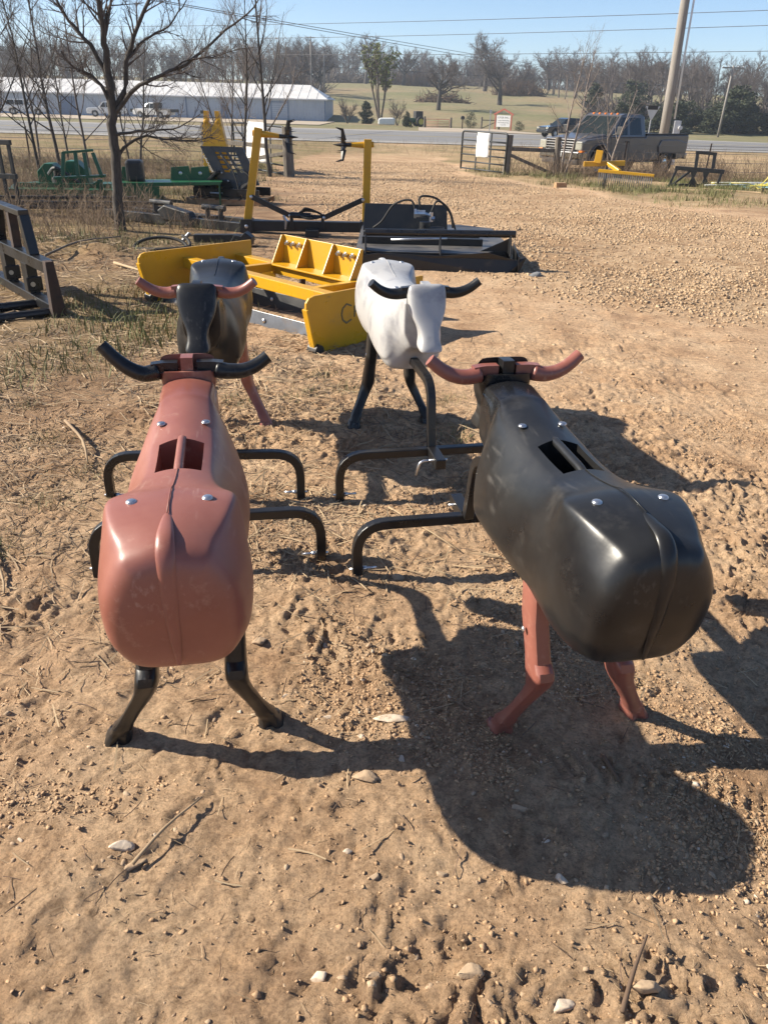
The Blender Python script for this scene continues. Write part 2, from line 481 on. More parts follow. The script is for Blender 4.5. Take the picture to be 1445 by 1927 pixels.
def fine(x, y):
    near = sstep(16, 6, y) * sstep(9, 3.5, np.abs(x))
    patch = sstep(-.35, .45, fbm(x, y, 1.3, 3, 21))
    d = fbm(x, y, 1.1, 3, 1) * 0.014
    # warp so that the lumps do not look like a lattice
    wx = x + fbm(x, y, 9.0, 2, 31) * .035; wy = y + fbm(x, y, 9.0, 2, 32) * .035
    d += fbm(wx, wy, 6.0, 3, 2) * 0.007 * (0.5 + patch)
    d += (1 - np.abs(fbm(wx, wy, 16.0, 2, 3))) * 0.012 * (0.6 + patch) * sstep(8, 4.5, y)
    d += np.abs(fbm(wx, wy, 30.0, 2, 4)) * 0.013 * (0.65 + patch) * sstep(5.5, 3.5, y)
    # dragged scuffs running up to the right in the foreground
    a = x * 0.62 + y * 0.78; b = -x * 0.78 + y * 0.62
    d += np.abs(fbm(a * 0.45, b, 6.0, 3, 6)) * 0.013 * sstep(3.2, 1.6, y) * sstep(.8, -.1, x)
    d = d * near
    # tyre tread in the shade by the hind hooves
    tr = sstep(.10, .07, np.abs((y - 1.62) + .18 * (x - .8))) * sstep(.35, .45, x) * sstep(1.9, 1.5, x)
    d += tr * 0.004 * np.tanh(2.5 * np.sin((x + .5 * np.abs(y - 1.6)) * 150 + 2 * fbm(x, y, 6, 2, 44))) * sstep(-.2, .3, fbm(x, y, 2.5, 2, 45))
    # rooted-up mounds on the left
    for cx, cy, r, h in ((-4.05, 10.5, .75, .16), (-3.55, 10.1, .4, .10), (-4.6, 9.7, .6, .12), (-2.55, 11.9, .5, .10), (-1.7, 3.6, .25, .03), (-1.95, 3.1, .3, .035)):
        q = np.exp(-(((x - cx) / r) ** 2 + ((y - cy) / (r * .7)) ** 2))
        d += q * h * (0.7 + .6 * fbm(x, y, 6, 3, 8))
    # gravel drive relief
    g = gravel_mask(x, y)
    d += g * (np.abs(fbm(x, y, 9.0, 2, 12)) * .014 + fbm(x, y, 1.2, 2, 13) * .02) * sstep(40, 12, y)
    d += fbm(x, y, 0.5, 3, 14) * .05 * sstep(6, 14, y) * sstep(66, 40, y) * (1 - g)
    d += fbm(x, y, 0.05, 3, 15) * .5 * sstep(120, 170, y)
    return d
def gh(x, y):
    """ground height, detail included"""
    x = np.atleast_1d(np.asarray(x, float)); y = np.atleast_1d(np.asarray(y, float))
    return hz(x, y) + fine(x, y)
def gh1(x, y):
    return float(gh(x, y)[0])

xs = list(np.arange(-1.9, 2.21, .0092))
st = .0092
while xs[-1] < 520:
    st *= 1.085; xs.append(xs[-1] + st)
st = .0092
while xs[0] > -520:
    st *= 1.085; xs.insert(0, xs[0] - st)
ys = list(np.arange(.62, 4.4, .0092))
st = .0092
while ys[-1] < 700:
    st *= 1.0145 if ys[-1] < 60 else 1.05
    st = min(st, 12); ys.append(ys[-1] + st)
st = .02
while ys[0] > -30:
    st *= 1.3; ys.insert(0, ys[0] - st)
GX, GY = np.meshgrid(np.array(xs), np.array(ys))
gx, gy = GX.ravel(), GY.ravel()
gzv = gh(gx, gy)
nx, ny = len(xs), len(ys)
idx = np.arange(nx * ny).reshape(ny, nx)
quads = np.stack([idx[:-1, :-1], idx[:-1, 1:], idx[1:, 1:], idx[1:, :-1]], -1).reshape(-1, 4)
me = np_mesh('ground', np.stack([gx, gy, gzv], -1), quads, smooth=True)
ca = me.color_attributes.new('zone', 'FLOAT_COLOR', 'POINT')
zc = np.zeros((len(gx), 4), np.float32)
zc[:, 0] = grass_mask(gx, gy)
zc[:, 1] = gravel_mask(gx, gy)
zc[:, 2] = sstep(89, 92, gy)
# rich red-brown earth: rooted ground on the left and the bare patch behind the implements
zc[:, 3] = np.clip(sstep(-.7, -1.9, gx) * sstep(2, 5, gy) * .75 + .8 * sstep(1.3, .5, np.hypot((gx + 2.0) / 3.0, (gy - 15.5) / 3.2)) + .6 * sstep(6.5, 9, gx) * sstep(10, 13, gy) * sstep(24, 18, gy), 0, 1)
ca.data.foreach_set('color', zc.ravel())

gm = bpy.data.materials.new('dirt_ground')
gm.use_nodes = True
N, L = gm.node_tree.nodes, gm.node_tree.links
B = N['Principled BSDF']
B.inputs['Roughness'].default_value = 0.95
B.inputs['Specular IOR Level'].default_value = 0.15
geo = N.new('ShaderNodeNewGeometry')
att = N.new('ShaderNodeAttribute'); att.attribute_name = 'zone'
sep = N.new('ShaderNodeSeparateColor'); L.new(att.outputs['Color'], sep.inputs[0])
def noise_node(scale, detail=8, rough=.6, vec=None):
    n = N.new('ShaderNodeTexNoise')
    n.inputs['Scale'].default_value = scale; n.inputs['Detail'].default_value = detail; n.inputs['Roughness'].default_value = rough
    L.new(vec or geo.outputs['Position'], n.inputs['Vector'])
    return n
def ramp(fac, stops):
    r = N.new('ShaderNodeValToRGB')
    e = r.color_ramp.elements
    e[0].position, e[0].color = stops[0][0], (*stops[0][1], 1)
    e[1].position, e[1].color = stops[-1][0], (*stops[-1][1], 1)
    for p, c in stops[1:-1]:
        q = e.new(p); q.color = (*c, 1)
    L.new(fac, r.inputs[0])
    return r.outputs[0]
def mixc(fac, a, b, mode='MIX'):
    m = N.new('ShaderNodeMix'); m.data_type = 'RGBA'; m.blend_type = mode
    if isinstance(fac, float): m.inputs['Factor'].default_value = fac
    else: L.new(fac, m.inputs['Factor'])
    L.new(a, m.inputs[6]); L.new(b, m.inputs[7])
    return m.outputs[2]
def math_node(op, a, b):
    m = N.new('ShaderNodeMath'); m.operation = op
    for i, v in enumerate((a, b)):
        if isinstance(v, (int, float)): m.inputs[i].default_value = v
        else: L.new(v, m.inputs[i])
    m.use_clamp = op in ('MULTIPLY',)
    return m.outputs[0]
n1 = noise_node(2.2, 6, .62); n2 = noise_node(28, 4, .6); n3 = noise_node(.6, 3)
soil = ramp(n1.outputs['Fac'], [(.30, (.35, .217, .128)), (.45, (.53, .352, .215)), (.68, (.63, .45, .29))])
speck = ramp(n2.outputs['Fac'], [(.3, (.62, .60, .58)), (.5, (.95, .95, .95)), (.72, (1.18, 1.16, 1.12))])
n4 = noise_node(110, 3, .7)
speck = mixc(1.0, speck, ramp(n4.outputs['Fac'], [(.32, (.66, .64, .62)), (.5, (1, 1, 1)), (.7, (1.22, 1.2, 1.16))]), 'MULTIPLY')
soil = mixc(1.0, soil, speck, 'MULTIPLY')
red = ramp(n1.outputs['Fac'], [(.3, (.205, .125, .074)), (.5, (.32, .205, .122)), (.7, (.42, .285, .172))])
red = mixc(1.0, red, speck, 'MULTIPLY')
soil = mixc(att.outputs['Alpha'], soil, red)
vor = N.new('ShaderNodeTexVoronoi'); vor.inputs['Scale'].default_value = 16
L.new(geo.outputs['Position'], vor.inputs['Vector'])
grav = ramp(vor.outputs['Color'], [(.1, (.31, .21, .125)), (.5, (.44, .31, .19)), (.9, (.53, .40, .26))])
gtint = ramp(n3.outputs['Fac'], [(.35, (.80, .72, .66)), (.6, (1.05, 1.02, 1.0))])
grav = mixc(1.0, grav, gtint, 'MULTIPLY')
c = mixc(sep.outputs[1], soil, grav)
ng = noise_node(1.7, 5, .7); ng2 = noise_node(38, 2)
gr = ramp(ng.outputs['Fac'], [(.32, (.185, .135, .072)), (.5, (.17, .15, .062)), (.68, (.095, .11, .035))])
gr = mixc(1.0, gr, ramp(ng2.outputs['Fac'], [(.3, (.7, .7, .7)), (.7, (1.15, 1.15, 1.15))]), 'MULTIPLY')
c = mixc(math_node('MULTIPLY', sep.outputs[0], .85), c, gr)
nf = noise_node(.035, 4, .6)
nf2 = noise_node(.9, 4, .7)
field = ramp(nf.outputs['Fac'], [(.36, (.27, .205, .12)), (.5, (.225, .195, .11)), (.64, (.175, .17, .082))])
field = mixc(1.0, field, ramp(nf2.outputs['Fac'], [(.3, (.72, .72, .72)), (.7, (1.15, 1.15, 1.12))]), 'MULTIPLY')
c = mixc(sep.outputs[2], c, field)
L.new(c, B.inputs['Base Color'])
nb = noise_node(34, 8, .86)
hsum = nb.outputs['Fac']
bp = N.new('ShaderNodeBump'); bp.inputs['Strength'].default_value = 1.0; bp.inputs['Distance'].default_value = .024
L.new(hsum, bp.inputs['Height']); L.new(bp.outputs[0], B.inputs['Normal'])
ground = link_mesh('ground', me, gm)
tag(ground, kind='structure')

# road: banked strip across the view, pale shoulders, painted lines
def strip(name, y0, y1, lift, m, x0=-420, x1=420, seg=60, yb=None):
    X = np.linspace(x0, x1, seg)
    V, Fq = [], []
    for i, x in enumerate(X):
        for y in (y0, y1):
            V.append((x, y, hz1(x, y) + lift))
    for i in range(seg - 1):
        a = 2 * i
        Fq.append((a, a + 2, a + 3, a + 1))
    o = link_mesh(name, np_mesh(name, V, Fq), m)
    return tag(o, kind='structure')
strip('road_shoulder', 69.8, 88.4, .05, M_SHOULDER)
strip('road', 72.2, 86.2, .062, M_ASPHALT)
M_LINEW = mat('worn_white_line', (.55, .55, .53), (.40, .39, .38), scale=1, rough=.8)
M_LINEY = mat('worn_yellow_line', (.50, .38, .10), (.36, .29, .12), scale=1, rough=.8)
strip('road_edge_line', 72.5, 72.65, .072, M_LINEW)
strip('road_edge_line', 85.7, 85.85, .072, M_LINEW)
strip('road_centre_line', 78.9, 79.02, .072, M_LINEY)
strip('road_centre_line', 79.3, 79.42, .072, M_LINEY)
# driveway on the far side of the road and gravel lot by the shed
M_LOT = mat('pale_gravel_lot', (.42, .345, .255), (.33, .265, .195), scale=.5, rough=.95)
def patch(name, pts, lift, m):
    from mathutils import geometry
    V = []; Fq = []
    (x0, y0), (x1, y1), (x2, y2), (x3, y3) = pts
    n = 12
    for i in range(n + 1):
        for j in range(n + 1):
            u, v = i / n, j / n
            x = (x0 * (1 - u) + x1 * u) * (1 - v) + (x3 * (1 - u) + x2 * u) * v
            y = (y0 * (1 - u) + y1 * u) * (1 - v) + (y3 * (1 - u) + y2 * u) * v
            V.append((x, y, gh1(x, y) + lift))
    for i in range(n):
        for j in range(n):
            a = i * (n + 1) + j
            Fq.append((a, a + n + 1, a + n + 2, a + 1))
    return tag(link_mesh(name, np_mesh(name, V, Fq), m), kind='structure')
patch('far_driveway', [(2.5, 88.0), (17, 88.0), (12, 106), (3, 106)], .06, M_LOT)
patch('gravel_lot', [(-75, 104), (-9, 104), (-9, 131), (-75, 131)], .07, M_LOT)
# ------------------------------------------------------------------ roping dummies
def loft_mesh(name, rings, cap=True):
    n = len(rings[0])
    V = [p for r in rings for p in r]
    Fq = []
    for i in range(len(rings) - 1):
        for k in range(n):
            k2 = (k + 1) % n
            Fq.append((i * n + k, i * n + k2, (i + 1) * n + k2, (i + 1) * n + k))
    if cap:
        Fq.append(tuple(reversed(range(n))))
        Fq.append(tuple((len(rings) - 1) * n + k for k in range(n)))
    mb = MB()
    mb.add(V, Fq)
    return mb.mesh(name, True)

def applied(me, mods):
    """evaluate a mesh through modifiers and return the result as a plain mesh"""
    ob = bpy.data.objects.new('tmp', me)
    COL.objects.link(ob)
    tmp = []
    for kind, arg in mods:
        md = ob.modifiers.new(kind, kind)
        if kind == 'SUBSURF':
            md.levels = md.render_levels = arg
        elif kind == 'BOOLEAN':
            c = bpy.data.objects.new('cut', arg)
            COL.objects.link(c)
            tmp.append(c)
            md.operation = 'DIFFERENCE'
            md.solver = 'EXACT'
            md.object = c
        elif kind == 'BEVEL':
            md.width = arg
            md.segments = 2
            md.limit_method = 'ANGLE'
            md.angle_limit = rad(50)
    dg = bpy.context.evaluated_depsgraph_get()
    dg.update()
    out = bpy.data.meshes.new_from_object(ob.evaluated_get(dg))
    bpy.data.objects.remove(ob)
    for c in tmp:
        bpy.data.objects.remove(c)
    out.name = me.name
    out.materials.clear()
    return out

def smooth_by_angle(me, ang=35):
    me.polygons.foreach_set('use_smooth', [True] * len(me.polygons))
    bm = bmesh.new(); bm.from_mesh(me)
    for e in bm.edges:
        if len(e.link_faces) == 2 and e.calc_face_angle(0) > rad(ang):
            e.smooth = False
    bm.to_mesh(me); bm.free()
    return me

# y, top z, bottom z, half width of the flat back, drop of its edge, max half width, its height, half width of the belly
STA = [(-0.342, 0.892, 0.525, 0.1, 0.024, 0.157, 0.69, 0.108),
       (-0.298, 0.902, 0.515, 0.122, 0.021, 0.165, 0.69, 0.119),
       (-0.215, 0.908, 0.508, 0.142, 0.017, 0.169, 0.69, 0.126),
       (-0.155, 0.904, 0.503, 0.15, 0.017, 0.168, 0.68, 0.124),
       (-0.115, 0.891, 0.5, 0.124, 0.018, 0.164, 0.67, 0.12),
       (-0.06, 0.879, 0.496, 0.1, 0.02, 0.159, 0.66, 0.114),
       (0, 0.87, 0.493, 0.088, 0.02, 0.157, 0.65, 0.112),
       (0.08, 0.865, 0.488, 0.084, 0.02, 0.161, 0.645, 0.112),
       (0.18, 0.866, 0.483, 0.086, 0.02, 0.167, 0.64, 0.112),
       (0.29, 0.876, 0.479, 0.085, 0.022, 0.168, 0.635, 0.112),
       (0.37, 0.887, 0.48, 0.08, 0.024, 0.166, 0.62, 0.126),
       (0.43, 0.895, 0.482, 0.076, 0.022, 0.16, 0.61, 0.126),
       (0.472, 0.9, 0.487, 0.074, 0.02, 0.148, 0.61, 0.12),
       (0.493, 0.906, 0.499, 0.074, 0.019, 0.128, 0.63, 0.1),
       (0.506, 0.907, 0.5325, 0.074, 0.019, 0.106, 0.71, 0.07),
       (0.545, 0.908, 0.5925, 0.074, 0.019, 0.094, 0.77, 0.052),
       (0.6, 0.909, 0.6275, 0.079, 0.018, 0.091, 0.79, 0.05),
       (0.648, 0.91, 0.6435, 0.081, 0.018, 0.092, 0.79, 0.052)]
def ring(y, zt, zb, wt, dr, wm, zm, wb, sc=1.0, cz=None):
    zs = zt - dr
    half = [(0, zt), (wt * .45, zt - dr * .25), (wt * .90, zs + dr * .16), (wt * 1.005, zs - .002), (wt + max(.006, (wm - wt) * .34), zs - .030),
            (wm * .97, zm + .085), (wm, zm + .01), (wm * .985, zm - .07), (wb + (wm - wb) * .62, zb + .062), (wb + (wm - wb) * .12, zb + .012), (wb * .6, zb), (0, zb)]
    full = half + [(-a, b) for a, b in reversed(half[1:-1])]
    cz = (zt + zb) / 2 if cz is None else cz
    return [(a * sc, y, cz + (b - cz) * sc) for a, b in full]
def body_mesh(opening=True):
    r0 = STA[0]
    rings = []
    for y, sc in ((-.413, .36), (-.410, .62), (-.402, .80), (-.387, .91), (-.367, .964)):
        rings.append([(p[0], p[1] + .042 * max(0, (.72 - p[2])) / .20, p[2]) for p in ring(y, *r0[1:], sc=sc, cz=.705)])
    for i, s in enumerate(STA):
        t = max(0, 1 - i / 3.0)
        rings.append([(p[0], p[1] + t * .034 * max(0, (.72 - p[2])) / .20, p[2]) for p in ring(*s)])
    last = STA[-1]
    rings.append(ring(last[0] + .006, *last[1:], sc=.90))
    # thigh swell on the hind quarter, shoulder swell, hollow between
    out = []
    for r in rings:
        q = []
        for (x, y, z) in r:
            if abs(x) > .05 and .52 < z < .86:
                k = math.exp(-((y + .24) / .10) ** 2 - ((z - .68) / .10) ** 2) * .010
                k += math.exp(-((y - .27) / .09) ** 2 - ((z - .66) / .11) ** 2) * .010
                k -= math.exp(-((y + .06) / .06) ** 2 - ((z - .74) / .09) ** 2) * .012
                k -= math.exp(-((y - .42) / .05) ** 2 - ((z - .76) / .07) ** 2) * .014
                x += math.copysign(k, x)
            q.append((x, y, z))
        out.append(q)
    me = loft_mesh('body', out)
    cut = MB()
    # two wells either side of the handle, cut as one opening with a slightly peaked front edge
    poly = [(-.058, .035), (.058, .035), (.060, .215), (0, .232), (-.060, .215)]
    cut.prism(poly, lambda a, b, t: (a, b, t), .74, 1.1)
    me2 = applied(me, [('SUBSURF', 2)] + ([('BOOLEAN', cut.mesh('cut'))] if opening else []))
    return smooth_by_angle(me2, 40)

def head_mesh():
    sec = [(.990, .062, .694, .756), (.986, .080, .686, .772), (.960, .088, .682, .786), (.915, .089, .682, .802), (.875, .084, .686, .818),
           (.840, .073, .696, .833), (.808, .056, .716, .850), (.775, .045, .742, .868), (.742, .044, .764, .888), (.712, .054, .780, .905), (.694, .053, .790, .909), (.685, .040, .802, .898)]
    rings = []
    for z, w, yb, yf in sec:
        yc = (yb + yf) / 2
        pts = [(0, yf), (w * .50, yf - .001), (w * .86, yf - .008), (w, yf - .024), (w, yc), (w * .94, yb + .016), (w * .7, yb + .002), (0, yb)]
        full = pts + [(-a, b) for a, b in reversed(pts[1:-1])]
        # the face leans forward, so lower front points are a little lower
        rings.append([(a, b, z - max(0, b - yc) * .12) for a, b in full])
    me = loft_mesh('head', rings)
    cut = MB()
    for s in (-1, 1):
        cut.box((s * .0825, .722, 1.0), (.128, .058, .126))
    cut2 = MB()
    cut2.box((0, .66, 1.0), (.3, .072, .112))
    me2 = applied(me, [('SUBSURF', 2), ('BOOLEAN', cut.mesh('cut')), ('BOOLEAN', cut2.mesh('cut2'))])
    return smooth_by_angle(me2, 40)

def horn_mesh(s, lift=0.0):
    mb = MB()
    # flat stub seated in the slot, then the thicker horn leaving the side of the head
    mb.tube([(s * .030, .722, .955), (s * .075, .722, .955), (s * .112, .720, .951)], .0165, 4, sq=True)
    P = [(.088, .716, .944), (.110, .714, .938), (.140, .713, .935), (.178, .716, .941 + lift * .3), (.218, .722, .960 + lift * .65), (.258, .730, .992 + lift)]
    path = smooth_path([(s * a, b, c) for a, b, c in P], 4)
    n = len(path)
    rs = [.023] + [.0285 - .0085 * i / n for i in range(1, n)]
    mb.tube(path, rs, 14)
    me = smooth_by_angle(mb.mesh('horn'), 50)
    me.transform(HSHIFT)
    return me

def leg_mesh(s):
    """hind leg: flat thigh, angular hock pointing back, straight slanting shank, flared cloven hoof"""
    P = [((.112, .004, .60), .050, .027), ((.113, -.022, .45), .050, .030), ((.113, -.050, .335), .045, .030), ((.113, -.062, .292), .048, .032), ((.114, -.070, .268), .047, .032), ((.119, -.070, .243), .040, .030),
         ((.130, -.060, .212), .033, .028), ((.160, -.033, .140), .028, .025), ((.183, -.012, .088), .028, .026), ((.190, -.006, .072), .034, .031), ((.195, -.001, .056), .032, .029), ((.200, .005, .042), .033, .031), ((.202, .008, .036), .038, .034), ((.208, .018, .008), .048, .041), ((.209, .019, -.012), .049, .042)]
    n = 16
    rings = []
    for i, (c, ry, rx) in enumerate(P):
        r = []
        for k in range(n):
            an = 2 * math.pi * k / n
            ca, sa = math.cos(an), math.sin(an)
            ex = .58
            x = math.copysign(abs(ca) ** ex, ca) * rx
            y = math.copysign(abs(sa) ** ex, sa) * ry
            if i in (3, 4) and sa < -.4:        # point of the hock
                y *= 1.16
            if i >= 12 and abs(ca) < .25:       # cleft between the toes
                y *= .72
            r.append((s * (c[0] + x), c[1] + y, c[2] + (-.55 * y if 3 <= i <= 7 else (-.25 * y if 8 <= i <= 11 else 0))))
        rings.append(r)
    me = loft_mesh('leg', rings)
    return smooth_by_angle(me, 33)

def stand_mesh():
    mb = MB()
    ys = .95
    path = arc([(-.445, ys, -.015), (-.445, ys, .235), (.445, ys, .235), (.445, ys, -.015)], .13, 8)
    mb.tube(path, .0195, 4, sq=True, up=(0, 1, 0))
    up = arc([(0, .40, .545), (0, .875, .545), (0, .935, .245)], .10, 7)
    mb.tube(up, .0195, 4, sq=True, up=(1, 0, 0))
    mb.box((0, ys + .085, .236), (.049, .165, .049))
    return mb.mesh('stand')

BODY, HEAD = body_mesh(), head_mesh()
BODY_PLAIN = body_mesh(False)
HSHIFT = Matrix.Translation((0, -.042, -.020))
HEAD.transform(HSHIFT @ Matrix.Translation((0, 0, .985)) @ Matrix.Diagonal((1.03, 1.0, .94, 1)) @ Matrix.Translation((0, 0, -.985)))
LEGS = {s: leg_mesh(s) for s in (-1, 1)}
STAND = stand_mesh()
def with_mat(me, m):
    c = me.copy()
    c.materials.clear()
    c.materials.append(m)
    return c

def make_dummy(label, loc, rz, m_body, m_trim, lifts=(0, 0), swing=0.0, opening=True):
    t = thing('roping_dummy', label, 'roping dummy', loc, rz, 'four plastic steer roping dummies')
    b = link_mesh('body', with_mat(BODY if opening else BODY_PLAIN, m_body), None, t)
    # tail: a raised teardrop running over the rump
    mb = MB()
    path = smooth_path([(0, -.25, .900), (0, -.31, .897), (0, -.362, .890), (0, -.396, .858), (0, -.409, .80), (0, -.408, .72), (0, -.396, .635), (0, -.386, .575)], 4)
    n = len(path)
    rs = [max(.004, .003 + .0175 * math.sin(math.pi * min(1, (i / n) ** .78))) for i in range(n)]
    mb.tube(path, rs, 12, flat=.36)
    tl = link_mesh('tail', smooth_by_angle(mb.mesh('tail'), 60), m_body, b)
    mb = MB()
    mb.tube([(0, -.28, .9055), (0, -.2, .9085), (0, -.155, .9045), (0, -.115, .8915), (0, -.06, .8795), (0, 0, .8705), (0, .034, .868)], .0016, 6)
    link_mesh('mould_seam', mb.mesh('mould_seam', True), m_body, b)
    for x, y, z in ((-.083, -.205, .9005), (.083, -.205, .9005), (-.062, .335, .8745), (.062, .335, .8745)):
        q = MB()
        q.cyl((x, y, z - .004), (x, y, z), .0125, 16)
        q.dome((x, y, z), .012, .0045, n=16)
        link_mesh('bolt', q.mesh('bolt', True), M_ZINC, b)
    mb = MB()
    if not opening: mb = None
    if mb: mb.tube(smooth_path([(0, .025, .850), (0, .07, .858), (0, .13, .860), (0, .19, .862), (0, .24, .862)], 4), .0125, 14)
    if mb: link_mesh('handle', mb.mesh('handle', True), m_body, t)
    link_mesh('head', with_mat(HEAD, m_body), None, t)
    for i, s in enumerate((-1, 1)):
        h = link_mesh('horn', with_mat(horn_mesh(s, lifts[i]), m_trim), None, t)
    for s in (-1, 1):
        lg = link_mesh('leg', with_mat(LEGS[s], m_trim), None, t)
        for v in lg.data.vertices:          # hinged legs hang a little to one side
            v.co.x += (swing + s * .018) * max(0.0, 1 - v.co.z / .5)
        q = MB()
        q.dome((s * .1435, -.033, .42), .010, .006, (s, 0, 0), n=12)
        link_mesh('bolt', q.mesh('bolt', True), M_ZINC, lg)
    sd = link_mesh('stand', with_mat(STAND, M_BLKPAINT), None, t)
    bv = sd.modifiers.new('bevel', 'BEVEL'); bv.width = .004; bv.segments = 2; bv.limit_method = 'ANGLE'; bv.angle_limit = rad(40)
    q = MB()
    q.tube(arc([(-.045, 1.06, .236), (.042, 1.06, .236)], .01), .0065, 8)
    q.tube(arc([(.03, 1.06, .236), (.085, 1.06, .236), (.10, 1.06, .165)], .03, 6), .0065, 8)
    link_mesh('hitch_pin', q.mesh('hitch_pin', True), M_ZINC, sd)
    for s in (-1, 1):
        q = MB()
        q.cyl((s * .415, .95, .035), (s * .475, .95, .035), .006, 8)
        q.cyl((s * .425, .95, .035), (s * .405, .95, .035), .010, 6)
        q.cyl((s * .365, .95, .035), (s * .42, .95, .035), .0055, 8)
        link_mesh('foot_bolt', q.mesh('foot_bolt', True), M_ZINC, sd)
    return t

make_dummy('brick red roping dummy with black horns and black legs, nearest on the left', (-.520, 1.74, .0), rad(10.6), M_REDPL, M_BLKPL, (.035, -.015), -.03)
make_dummy('big scuffed black roping dummy with red horns and red legs, nearest on the right', (.528, 1.800, .0), rad(11.9), M_BLKPL, M_REDPL, (0, 0), .065)
make_dummy('black roping dummy facing us in front of the yellow leveller, behind the red dummy', (-.935, 4.22, .0), rad(185.5), M_BLKPL, M_REDPL, (0, 0), -.01, False)
make_dummy('speckled white roping dummy with black horns and black legs, facing us', (.023, 4.32, .0), rad(192), M_WHTPL, M_BLKPL, (0, 0), 0, False)
# ------------------------------------------------------------------ implements
# yellow land leveller, seen from one corner
def leveller():
    t = thing('land_leveller', 'yellow steel land leveller with tall rounded side plates and bolted hitch plate', 'land leveller', (-2.33, 7.40, -.055), rad(-43.5))
    W, Ln, Hh = 2.37, 1.28, .47
    def plate(x, name='side_plate'):
        prof = [(-.0, .05), (.03, .02), (Ln, .02), (Ln, Hh), (.10, Hh + .0), (.045, Hh - .012), (.01, Hh - .05), (-.02, Hh - .10)]
        prof = [(.06, .03), (.13, .0), (Ln, .0), (Ln, Hh), (.06, Hh), (.015, Hh - .012), (-.015, Hh - .045), (-.02, Hh - .09)]
        q = MB()
        q.prism(prof, lambda a, b, s: (x + s, a, b), -.012, .012)
        p = q.build(name, M_YEL, t, bevel=.004)
        q = MB()     # rolled front edge
        q.bar((x, -.018, Hh - .09), (x, .062, .03), .06, .022, up=(0, 1, 0))
        q.build('edge_flange', M_YEL, p, bevel=.005)
        q = MB()
        q.box((x, Ln * .52, -.012), (.07, Ln * .92, .05))
        q.build('skid_shoe', M_BLKSTEEL, p, bevel=.006)
        for yy in (.12, Ln * .5, Ln * .85):
            q = MB()
            q.dome((x + (.013 if x > 1 else -.013), yy, .065), .016, .01, (1 if x > 1 else -1, 0, 0))
            q.build('bolt', M_ZINC, p)
        q = MB()
        q.cyl((x - .05, .075, .06), (x + .05, .075, .06), .045, 14)
        q.build('skid_pivot', M_BLKSTEEL, p)
        return p
    plate(0)
    pr = plate(W)
    # printed emblem on the outer face of the right plate, partly behind the white dummy
    q = MB()
    pts = [(.062 * math.cos(rad(a)), .075 * math.sin(rad(a))) for a in (45, 100, 145, 180, 215, 260, 315)]
    for a, b in zip(pts[:-1], pts[1:]):
        q.bar((W + .0135, .40 + a[0], .29 + a[1]), (W + .0135, .40 + b[0], .29 + b[1]), .004, .013, up=(0, -(b[1] - a[1]) , (b[0] - a[0])))
    q.build('emblem', M_LOGO, pr)
    place_text('R', .13, M_LOGO, pr, (W + .013, .50, .29), (rad(90), 0, rad(90)))
    # beams across
    for y, z in ((.50, .335), (1.12, .30)):
        q = MB()
        q.bar((.012, y, z), (W - .012, y, z), .10, .10)
        q.build('cross_beam', M_YEL, t, bevel=.006)
    for x in (.62, W - .62):
        q = MB()
        q.bar((x, .55, .325), (x, 1.07, .315), .075, .075)
        q.build('strut', M_YEL, t, bevel=.005)
    # inclined mould boards beneath
    q = MB(); q.bar((.02, .72, .20), (.62, 1.10, .22), .02, .16); q.build('brace', M_YEL, t, bevel=.004)
    q = MB(); q.bar((W - .02, .72, .20), (W - .62, 1.10, .22), .02, .16); q.build('brace', M_YEL, t, bevel=.004)
    # hitch plate with ribs and bolts on the rear beam
    hp = MB()
    hp.prism([(.62, .33), (1.71, .33), (1.71, .60), (.62, .60)], lambda a, b, s: (a, 1.19 + s - (b - .33) * -.10, b), 0, .014)
    h = hp.build('hitch_plate', M_YEL, t, bevel=.003)
    q = MB(); q.box((1.165, 1.10, .345), (1.10, .16, .014)); q.build('ledge', M_YEL, h, bevel=.003)
    for x in (.62, .98, 1.35, 1.71):
        q = MB()
        q.prism([(1.20, .352), (1.06, .352), (1.19, .60), (1.22, .60)], lambda a, b, s: (x + s, a, b), -.007, .007)
        q.build('rib', M_YEL, h, bevel=.002)
    for x in (.70, .79, .88, 1.43, 1.52, 1.61):
        q = MB()
        q.cyl((x, 1.212, .535), (x, 1.165, .53), .014, 10)
        q.cyl((x, 1.20, .535), (x, 1.185, .533), .024, 6)
        q.build('bolt', M_ZINC, h)
    # cutting edges close to the ground
    for y0, y1 in ((.18, .34), (.78, .94)):
        q = MB()
        q.bar((.02, y0, .07), (W - .02, y1, .07), .016, .15, up=(0, .25, 1))
        b = q.build('blade', M_STEEL if y0 < .5 else M_BLKSTEEL, t, bevel=.002)
        for k in range(4):
            f = (k + .5) / 4
            q = MB()
            q.dome((W * f, y0 + (y1 - y0) * f - .012, .08), .02, .012, (0, -1, .1))
            q.build('bolt', M_ZINC, b)
    for x in (.55, 1.2, 1.85):
        q = MB(); q.bar((x, .92, .02), (x, .95, .30), .025, .06, up=(0, 1, 0)); q.build('scarifier', M_RUST, t, bevel=.003)
leveller()

